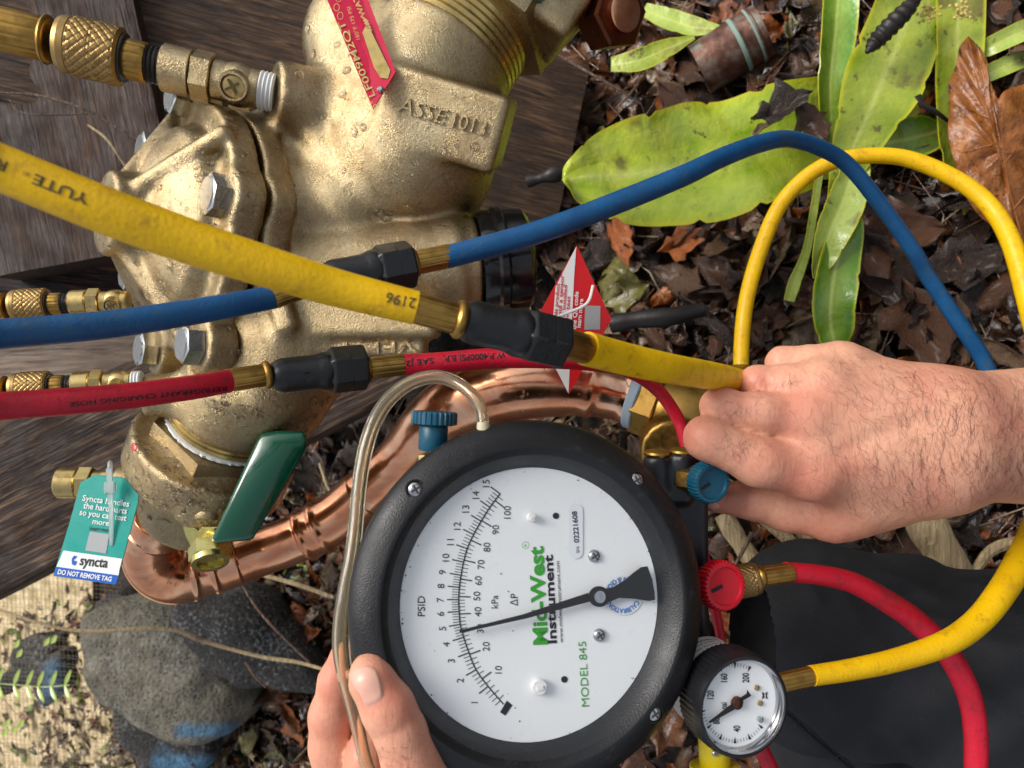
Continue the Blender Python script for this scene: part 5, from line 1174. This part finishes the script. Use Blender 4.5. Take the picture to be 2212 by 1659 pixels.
# manifold behind the gauge and its knobs
mf = s_un([s_box(V(1468, 1190, .378), np.eye(3), [.0125, .052, .012], .004), s_box(V(1435, 1040, .374), np.eye(3), [.012, .010, .012], .003), s_cyl(V(1420, 1060, .366), V(1420, 984, .366), .0068, .001), s_cyl(V(1474, 1040, .366), V(1474, 980, .366), .0068, .001), s_box(V(1466, 1390, .380), np.eye(3), [.013, .020, .012], .004)], .003)
lo = V(1380, 1470, .36) - .03; hi = V(1560, 970, .36) + .03
add('manifold', relax(*surfnet(mf, lo, hi, .0016), 1, .4), MBLKS, tgauge, sharp=None)
for X in (1420, 1474): add('port_cap', lathe(V(X, 983 - (X == 1474) * 4, .366), nrm([0, 1, .12]), [(0, .0063), (.001, .0066), (.002, .006)], 24), MO, tgauge)
def knob(C, ax, R, H, mat, par, teeth=32, mark=None):
    ax = nrm(ax); n = teeth * 6
    def rm(th, h, r): return r * (1 - .055 * (np.cos(th * teeth) > .35)) if r > R * .93 else np.full(n, r)
    o = add('knob', lathe(C - ax * H, ax, [(-.002, R * .5), (0, R * .84), (H * .1, R), (H * .82, R), (H * .97, R * .945), (H, R * .90), (H, R * .76), (H * .86, R * .72), (H * .80, 0)], n, rm, cap=False), mat, par, sharp=35)
    if mark is not None:
        x, y, z = frame(ax); d = nrm(mark[0] * x + mark[1] * y); s = np.cross(z, d); c = C - ax * H * .17 + d * R * .38
        add('mark', prism(np.array([c - d * R * .30 - s * R * .10, c + d * R * .22 - s * R * .12, c + d * R * .30, c + d * R * .2 + s * R * .06, c - d * R * .32 + s * R * .03]), ax * .0002), MINK, o, smooth=False)
    return o
kb_ax = nrm([.30, -.06, .95]); KBC = V(1540, 1045, .350)
knob(KBC, kb_ax, 45 * K * .352, .0085, MKB, tgauge, 32, (-1, -.55))
add('packing_nut', hexnut(KBC - kb_ax * .0085 - nrm([.8, -.05, .6]) * .012, nrm([.8, -.05, .6]), .012, .0072, .5), MO, tgauge, sharp=30)
knob(V(1568, 1267, .345), nrm([.34, .10, .93]), 54 * K * .347, .0085, MKR, tgauge, 34, (-1, -.3))
add('knurled_nut', turned((1566, 1262), (1750, 1228), .364, .364, 14, 74, 36, 'knurl'), MDK, tgauge, sharp=20)
A, B = (933, 1000), (939, 885)
ub = add('knob', turned(A, B, .340, .340, 27, 82, 31, 'cyl'), MKB, tgauge)
a, b, L = dseg(A, B, .34, .34); axk = nrm(b - a); o = a + axk * 82 * K * .34
tk = 26
add('knob_cap', lathe(o, axk, [(0, .0086), (.0006, .0106), (.0055, .0106), (.0062, .0100), (.0062, .006)], tk * 6, lambda th, h, r: r * (1 - .05 * (np.cos(th * tk) > .3))), MKB, ub, sharp=35)
add('spindle', turned(A, B, .340, .340, -4, 30, 7), MSTEEL, ub); add('packing_nut', turned((916, 1010), (917, 960), .338, .338, 0, 28, 13, 'hex'), MGOLD, tgauge, sharp=30)
add('tube_nipple', turned((1045, 945), (1043, 905), .322, .322, 0, 34, 14, 'bead'), plastic('nylon_cream', 'cfc6a0', .4, .1), tgauge)
A, B = (1541, 1580), (1546, 1710)
yk = add('knob', turned(A, B, .352, .352, 0, 76, 33), MKY, tgauge)
add('knob_cap', lathe(V(1544, 1652, .352), nrm([.02, -1, .1]), [(0, .009), (.0006, .0118), (.006, .0118), (.0066, .010)], 180, lambda th, h, r: r * (1 - .05 * (np.cos(th * 30) > .3))), MKY, yk, sharp=35)
phillips(V(1545, 1627, .344), nrm([.05, .1, 1]), .0016, yk)

# ================================================================== SMALL PRESSURE GAUGE (screwed to the manifold: part of the test gauge)
C2 = V(1595, 1519, .325); N2 = nrm([.27, .02, .96]); k2 = K * .325
def sp_(z): return on_plane(C2, N2, z)
def T9(x, y): return (1475.0 + x / 3.0, 1106.0 + y / 3.0)
ro = 112 * k2; rd = 92 * k2
sg = add('small_gauge', lathe(C2, N2, [(-.030, ro * .86), (-.012, ro * .90), (-.012, ro * .985), (-.002, ro * 1.0), (.002, ro * .99), (.0045, ro * .955), (.0048, ro * .91), (.0042, ro * .885)], 120, lambda th, h, r: r * (1 - .02 * (np.cos(th * 60) > .2)) if r >= ro * .98 else np.full(120, r), cap=False), MBLKS, tgauge, sharp=40)
add('chrome_ring', lathe(C2, N2, [(.0044, ro * .885), (.0026, ro * .86), (.0020, rd * 1.02), (.0003, rd * 1.0)], 96, cap=False), Mat('chrome', (.5, .5, .52), .12, 1.0).m, sg)
dl = add('dial_face', disc2((0, 0), 1, lambda q: C2 + N2 * .0002 + (q[:, :1] * frame(N2)[0] + q[:, 1:] * frame(N2)[1]) * rd * 1.01, 72), MDIAL, tgauge, smooth=False)
add('case_back', lathe(C2 - N2 * .030, -N2, [(0, ro * .85), (.001, ro * .8), (.001, 0)], 64, cap=False), MBLKS, sg)
S1 = sp_(.0005); g = []
ctr, rx, ry = np.array(T9(338, 1237)), 226 / 3, 262 / 3
def ep(p, f): a = math.radians(90 + (p - 40) * 180 / 140); return ctr + np.array([rx * math.cos(a), ry * math.sin(a)]) * f
for i in range(0, 51):
    p = i * 4.0 ; 
    if i % 5 == 0:
        a, b = ep(p, 1.0), ep(p, .84); e = (b - a) / np.linalg.norm(b - a); n = np.array([-e[1], e[0]]) * 3.0; g.append((S1([a + n, b, a - n]), [(0, 1, 2)]))
    else: g.append(seg2(ep(p, .99), ep(p, .90), 1.0, S1))
def up9(s, x, yc, h):
    v, _ = text_geo(s); w = (v[:, 0].max() - v[:, 0].min()) / CAPH * h * .72 / 3; c = np.array(T9(x, yc)); return put(s, c + [0, w / 2], c - [0, w / 2], h / 3, S1, .015)
for s, x, y in [('40', 370, 1405), ('80', 238, 1355), ('120', 200, 1185), ('160', 288, 1075), ('200', 428, 1075)]: g.append(up9(s, x, y, 41))
g.append(up9('psi', 284, 1255, 40)); g.append((S1([T9(*p) for p in [(512, 1165), (528, 1175), (550, 1165), (545, 1190), (550, 1213), (530, 1203), (512, 1213), (518, 1190)]]), [(0, 1, 2, 3, 4, 5, 6, 7)]))
add('lettering', comb(*g), MINK, dl, smooth=False)
S0 = sp_(.0007); add('lettering', put('usg', T9(538, 1206), T9(537, 1172), 4.5, S0, .02), MDIAL, dl, smooth=False)
S2 = sp_(.0022); hb2 = np.array(T9(355, 1240))
nd2 = add('needle', comb(prism(S2([T9(*p) for p in [(168, 1362), (176, 1370), (345, 1275), (325, 1240)]]), -N2 * .0004), prism(S2([T9(*p) for p in [(375, 1205), (415, 1180), (420, 1155), (445, 1190), (430, 1200), (390, 1222)]]), -N2 * .0004)), MND, tgauge, smooth=False)
add('hub_cap', lathe(S2([hb2])[0] - N2 * .001, N2, [(0, .0028), (.0014, .0027), (.002, .0018), (.0021, 0)], 24), brass_shiny('brown_hub', '6a4a3c', .3, '3c2a24'), nd2)
for x, y in [(478, 1138), (500, 1238)]: add('rivet', lathe(S1([T9(x, y)])[0], N2, [(0, .0013), (.0006, .0012), (.0009, .0006)], 16), MS, dl)
add('stop_pin', lathe(S1([T9(495, 1340)])[0], N2, [(0, .0013), (.0016, .0013), (.0020, .0006)], 14), MSTEEL, dl)
def side_arc(a0, a1, z0, z1, rr, mat, name, par):
    x, y, z = frame(N2); th = np.linspace(a0, a1, 40); v = []
    for h in (z0, z1): v.append(C2 + N2 * h + rr * (np.cos(th)[:, None] * x + np.sin(th)[:, None] * y))
    return add(name, (np.concatenate(v), [(i, i + 1, i + 41, i + 40) for i in range(39)]), mat, par)
side_arc(1.2, 4.4, -.0285, -.0135, ro * .895, MWHITE, 'warning_label', sg); side_arc(2.9, 4.4, -.0285, -.026, ro * .900, plastic('label_orange', 'd86018', .4, 0), 'label_stripe', sg)
x, y, z = frame(N2); g = []
for row, s in enumerate(['WARNING', 'read before use', 'see pressure limits']):
    v, f = text_geo(s, .01); th = 2.1 - (v[:, 0] - v[:, 0].min()) / v[:, 0].max() * (.75 if row == 0 else 1.0); hz = -.0205 + .0032 * row - .004 + v[:, 1] * (.0022 if row == 0 else .0016) * 1.0
    g.append((C2 + N2 * hz[:, None] + ro * .901 * (np.cos(th)[:, None] * x + np.sin(th)[:, None] * y), f))
add('lettering', comb(*g), MINK, sg, smooth=False)

# ================================================================== PERSON
per = thing('person', 'person in black trousers, left hand holding the gauge and right hand on the blue knob', 'person', V(1850, 1200, .42))
def chain(pts, k=.004):
    """pts: (X, Y, depth, radius m)"""
    return s_un([s_cap(V(*a[:3]), V(*b[:3]), a[3], b[3]) for a, b in zip(pts[:-1], pts[1:])], k)
idx = chain([(1775, 1018, .350, .0125), (1745, 1014, .3455, .0132), (1640, 997, .3395, .0114), (1526, 946, .340, .0098), (1542, 962, .366, .0086), (1575, 985, .378, .0080)], .004)
mid = chain([(1760, 908, .350, .0118), (1725, 904, .3470, .0123), (1640, 894, .3435, .0100), (1556, 880, .346, .0089), (1570, 905, .375, .0088), (1625, 930, .392, .0080)], .004)
rng_ = chain([(1800, 838, .356, .0112), (1768, 838, .3515, .0118), (1700, 832, .352, .0095), (1637, 829, .356, .0085), (1650, 850, .385, .0080), (1700, 880, .402, .0074)], .004)
pky = chain([(1850, 800, .366, .0108), (1812, 796, .361, .0112), (1750, 786, .362, .0088), (1690, 783, .366, .0075), (1700, 800, .388, .0070), (1740, 830, .402, .0064)], .004)
thb = chain([(1900, 1062, .372, .0185), (1800, 1098, .374, .0160), (1700, 1094, .378, .0120), (1625, 1078, .378, .0096), (1545, 1078, .379, .0072)], .006)
palm = s_un([s_cap(V(2030, 880, .361), V(1815, 799, .3635), .0150, .0112), s_cap(V(2030, 905, .355), V(1778, 840, .3535), .0165, .0118), s_cap(V(2025, 945, .352), V(1742, 906, .3485), .0180, .0125), s_cap(V(2025, 990, .355), V(1765, 1012, .3475), .0190, .0138), s_cap(V(2025, 1010, .361), V(1850, 1075, .366), .0200, .0185),
             s_cap(V(2400, 880, .395), V(2020, 890, .363), .0240, .0172), s_cap(V(2400, 985, .395), V(2020, 985, .363), .0280, .0210), s_cap(V(2400, 930, .385), V(2020, 935, .357), .026, .018)], .018)
kn = s_un([s_sph(V(1745, 1010, .3462), .0128), s_sph(V(1728, 905, .3480), .0118), s_sph(V(1772, 838, .352), .0112), s_sph(V(1815, 797, .3615), .0104)], .004)
def pl_(l): return [(V(*a, .345), V(*b, .345)) for a, b in zip(l[:-1], l[1:])]
VEINS = pl_([(1790, 870), (1850, 900), (1920, 892), (2000, 905), (2100, 890)]) + pl_([(1850, 900), (1880, 960), (1950, 990), (2060, 1010)]) + pl_([(1780, 960), (1840, 965), (1880, 960)])
TEND = [pl_([(1750, 905), (2040, 935)]), pl_([(1780, 1005), (2040, 960)]), pl_([(1790, 845), (2040, 910)])]
CREASES = pl_([(1548, 915), (1556, 975)]) + pl_([(1566, 910), (1574, 980)]) + pl_([(1586, 850), (1592, 905)]) + pl_([(1600, 850), (1606, 905)]) + pl_([(1655, 800), (1660, 845)]) + pl_([(1640, 850), (1690, 856)]) + pl_([(1630, 942), (1690, 956), (1720, 952)]) + pl_([(1625, 1052), (1600, 1078)]) + pl_([(1650, 1060), (1628, 1100)]) + pl_([(1712, 990), (1722, 1040)]) + pl_([(1730, 985), (1742, 1045)])
for tl_ in TEND: VEINS += tl_
DEEP = pl_([(1520, 903), (1560, 916), (1610, 934), (1650, 948)]) + pl_([(1596, 851), (1640, 852), (1662, 858)]) + pl_([(1655, 796), (1705, 800)]) + pl_([(1600, 1062), (1650, 1066), (1700, 1078), (1745, 1092)])
def handf(p):
    d = idx(p)
    for f in (mid, rng_, pky): d = smin(d, f(p), .0012)
    d = smin(d, smin(palm(p), kn(p), .010), .0045); d = smin(d, thb(p), .006)
    w = .00035 * np.sin(p[:, 0] * 900 + 3 * np.sin(p[:, 1] * 260)) * np.sin(p[:, 1] * 240 + 1)
    ten = -.0011 * np.exp(-((p[:, 1] - V(0, 950, .36)[1] - .012 * np.sin(p[:, 0] * 40)) / .004)**2) * np.clip((p[:, 0] - .12) / .03, 0, 1) * np.clip((.22 - p[:, 0]) / .03, 0, 1)
    vn_ = 0
    for (a, b) in VEINS:
        ab = b - a; t = np.clip(((p - a) @ ab) / (ab @ ab), 0, 1); q = p - a - t[:, None] * ab; q[:, 2] *= .2; vn_ = np.maximum(vn_, np.exp(-((q * q).sum(1) / .0017**2)))
    cr = 0
    for (a, b) in CREASES:
        ab = b - a; t = np.clip(((p - a) @ ab) / (ab @ ab), 0, 1); q = p - a - t[:, None] * ab; q[:, 2] *= .2; cr = np.maximum(cr, np.exp(-((q * q).sum(1) / .0008**2)))
    dp_ = 0
    for (a, b) in DEEP:
        ab = b - a; t = np.clip(((p - a) @ ab) / (ab @ ab), 0, 1); q = p - a - t[:, None] * ab; q[:, 2] *= .15; dp_ = np.maximum(dp_, np.exp(-((q * q).sum(1) / .0017**2)))
    return d + w * .5 - ten - .0011 * vn_ * (p[:, 2] > -.40) + .0006 * cr + .0007 * dp_
lo = np.array([V(1470, 0, .345)[0] - .012, V(0, 1180, .39)[1] - .02, -.48]); hi = np.array([V(2400, 0, .415)[0] + .01, V(0, 735, .37)[1] + .012, -.315])
gh = relax(*surfnet(handf, lo, hi, .0017), 2, .5)
arm = add('right_arm', gh, MSKIN, per, sharp=None)
hv = gh[0]; fl = np.zeros(len(hv))
for (X, Y, d, r, a) in [(1730, 880, .34, .013, .40), (1735, 1036, .337, .014, .50), (1500, 935, .335, .012, .42), (1540, 880, .34, .01, .3), (1620, 990, .33, .012, .25), (1630, 825, .35, .009, .3), (1680, 790, .36, .009, .3), (1960, 820, .36, .02, .25), (1560, 1085, .375, .016, .45), (1750, 1130, .375, .02, .3), (2100, 1010, .36, .03, .15)]:
    fl = np.maximum(fl, a * np.exp(-((np.linalg.norm(hv - V(X, Y, d), axis=1) / r)**2)))
set_attr(arm, 'flush', fl)
th_ = bvh(gh); r = np.random.default_rng(11); g = []
def hair(X, Y, ang, L, hw):
    pts = []; a = ang; x, y = X, Y; cv = r.normal() * .28
    for i in range(5):
        h = hit(th_, x, y, .00012 + .0006 * math.sin(i / 4 * 3.0) * r.random())
        if h is None: return
        pts.append(h[0]); x += math.cos(a) * L / 4; y += math.sin(a) * L / 4; a += cv + r.normal() * .12
    pts = np.array(pts)
    if np.abs(np.diff(pts[:, 2])).max() > .004: return
    g.append(tube(pts, np.linspace(hw, hw * .35, 5), 3, cap=False))
for i in range(1250):
    X = 1680 + (2230 - 1680) * r.random()**.75; Y = r.uniform(755, 1110)
    dn = np.clip((X - 1660) / 330, .12, 1)
    if r.random() > dn: continue
    hair(X, Y, math.radians(62 + 34 * np.clip((X - 1900) / 300, -1, 1) + r.normal() * 20 - 20 * (Y < 850)), r.uniform(24, 58), .00005)
for cx, cy, n in [(1600, 960, 60), (1600, 885, 34), (1680, 830, 16)]:
    for i in range(n): hair(cx + r.normal() * 26, cy + r.normal() * 14, math.radians(95 + r.normal() * 40), r.uniform(14, 28), .000045)
hr = add('arm_hair', comb(*g), MHAIR, arm, smooth=False, kind='stuff')
def nail(tree, poly, name, par, off=.0004, mat=MNAIL, ns=7):
    P = crom(np.array(poly + poly[:1], float), 4)[:-1]; c = P.mean(0); rings = np.linspace(1, 0.12, ns); v = []; F = []; k = len(P)
    for ri, f in enumerate(rings):
        for q in P:
            p = c + (q - c) * f; h = hit(tree, p[0], p[1], off * (1 if ri else -1.0)); v.append(h[0] if h else v[-1])
    for i in range(ns - 1):
        for j in range(k): F.append((i * k + j, i * k + (j + 1) % k, (i + 1) * k + (j + 1) % k, (i + 1) * k + j))
    F.append(tuple((ns - 1) * k + j for j in range(k)))
    return add(name, (np.array(v), F), mat, par, sharp=None)
nail(th_, [(1519, 1086), (1527, 1080), (1546, 1084), (1556, 1093), (1548, 1101), (1530, 1098)], 'thumbnail', arm)
# left hand
lt = chain([(797, 1449, .2935, .0070), (803, 1470, .2915, .0083), (838, 1530, .291, .0100), (866, 1585, .292, .0098), (886, 1640, .294, .0108), (950, 1745, .302, .0150)], .004)
li = chain([(742, 1415, .338, .0062), (728, 1470, .339, .0080), (714, 1545, .340, .0094), (716, 1610, .341, .0098), (744, 1730, .345, .0125)], .004)
lm = chain([(800, 1575, .334, .0075), (792, 1640, .332, .0092), (790, 1740, .335, .012)], .004)
lp = s_un([s_cap(V(950, 1745, .315), V(760, 1760, .34), .016, .016), s_cap(V(950, 1730, .31), V(1080, 1710, .33), .014, .010)], .008)
def lhand(p):
    d = smin(li(p), lm(p), .0012); d = smin(d, lp(p), .005); d = smin(d, lt(p), .003)
    for (a, b, dep, w) in [(V(845, 1552, .28), V(800, 1562, .29), .0007, .0011), (V(878, 1570, .283), V(815, 1592, .285), .0006, .0010)]:
        ab = b - a; t = np.clip(((p - a) @ ab) / (ab @ ab), 0, 1); q = p - a - t[:, None] * ab; q[:, 2] *= .15
        d = d + dep * np.exp(-((q * q).sum(1) / w**2))
    return d + .00012 * np.sin(p[:, 1] * 2600 + 2 * np.sin(p[:, 0] * 500)) * (p[:, 2] < -.32)
lo = np.array([V(660, 0, .345)[0] - .012, V(0, 1770, .33)[1] - .02, -.365]); hi = np.array([V(1100, 0, .33)[0] + .01, V(0, 1395, .32)[1] + .01, -.268])
gl_ = relax(*surfnet(lhand, lo, hi, .0014), 2, .5)
lh = add('left_hand', gl_, MSKL, per, sharp=None)
hv = gl_[0]; fl = np.zeros(len(hv))
for (X, Y, d, r_, a) in [(850, 1478, .285, .010, .45), (880, 1520, .285, .010, .35), (720, 1440, .33, .012, .55), (705, 1500, .33, .010, .35), (770, 1600, .325, .009, .45), (800, 1500, .283, .008, .25)]:
    fl = np.maximum(fl, a * np.exp(-((np.linalg.norm(hv - V(X, Y, d), axis=1) / r_)**2)))
set_attr(lh, 'flush', fl)
tl_ = bvh(gl_)
nl = nail(tl_, [T8(38, 1050), T8(60, 1015), T8(110, 990), T8(180, 985), T8(230, 1015), T8(258, 1090), T8(273, 1170), T8(268, 1215), T8(215, 1250), T8(160, 1262), T8(125, 1205), T8(75, 1130)], 'thumbnail', lh, .0005)
r = np.random.default_rng(3); g = []; th_ = tl_
for i in range(40): hair(845 + r.normal() * 28, 1640 + r.normal() * 22, math.radians(30 + r.normal() * 40), r.uniform(8, 16), .00005)
if g: add('arm_hair', comb(*g), MHAIR, lh, smooth=False, kind='stuff')
# black trousers: knee, thigh and the calf below
thg = s_un([s_cap(V(1770, 1370, .535), V(2420, 1560, .52), .068, .092), s_cap(V(1740, 1380, .53), V(1760, 1440, .54), .060, .062)], .03)
clf = s_un([s_cap(V(1860, 1640, .60), V(2140, 1830, .60), .066, .075), s_cap(V(1860, 1640, .60), V(1800, 1560, .59), .06, .055)], .03)
def trf(p):
    d = smin(thg(p), clf(p), .006); X = p[:, 0] / (K * -p[:, 2]) + 1106; Y = 829.5 - p[:, 1] / (K * -p[:, 2])
    d = d + .006 * snoise(p, 21, 4, 20) + .004 * np.abs(np.sin((X * .55 - Y) * .012 + 1.5 * np.sin(X * .007))) * np.clip((X - 1700) / 200, 0, 1) + .0034 * np.sin((X * .3 + Y) * .035 + 2 * np.sin(X * .006)) * np.clip((X - 1820) / 200, 0, 1)
    for (x1, y1, x2, y2, am, wd_) in [(1830, 1235, 2090, 1300, .004, 16), (1900, 1330, 2230, 1390, .005, 22), (1980, 1430, 2230, 1560, .005, 20), (1720, 1250, 1800, 1330, .003, 18), (1860, 1560, 2060, 1680, .004, 18), (2080, 1250, 2230, 1330, .005, 15)]:
        ex, ey = x2 - x1, y2 - y1; t_ = np.clip(((X - x1) * ex + (Y - y1) * ey) / (ex * ex + ey * ey), 0, 1); dd = np.hypot(X - x1 - t_ * ex, (Y - y1 - t_ * ey) + 14 * np.sin(t_ * 5)); d = d - am * 1.3 * np.exp(-(dd / wd_)**2) * np.sin(np.pi * np.clip(t_, .08, .92))
    sd = np.abs((Y - 1530) - (X - 1690) * .83) * .77; d = d + .0040 * np.exp(-(sd / 5.5)**2) * (X < 1960)
    return d
lo = np.array([V(1560, 0, .60)[0], V(0, 1800, .6)[1], -.70]); hi = np.array([V(2420, 0, .52)[0], V(0, 1120, .5)[1], -.40])
gt = relax(*surfnet(trf, lo, hi, .0034), 2, .5); tw = add('trousers', gt, MFAB, per, sharp=None); tt = bvh(gt)
for off_, wd in ((0, .0011), (9, .0006)):
    pts = [hit(tt, x, y - off_, .0002) for x, y in zip(np.linspace(1700, 1900, 30), 1541 + np.linspace(0, 166, 30) + 5 * np.sin(np.linspace(0, 3, 30)))]; pts = np.array([p[0] for p in pts if p])
    add('seam', tube(pts, wd, 6), flat('seam_black', '08080a', .8) if off_ == 0 else MFAB, tw)
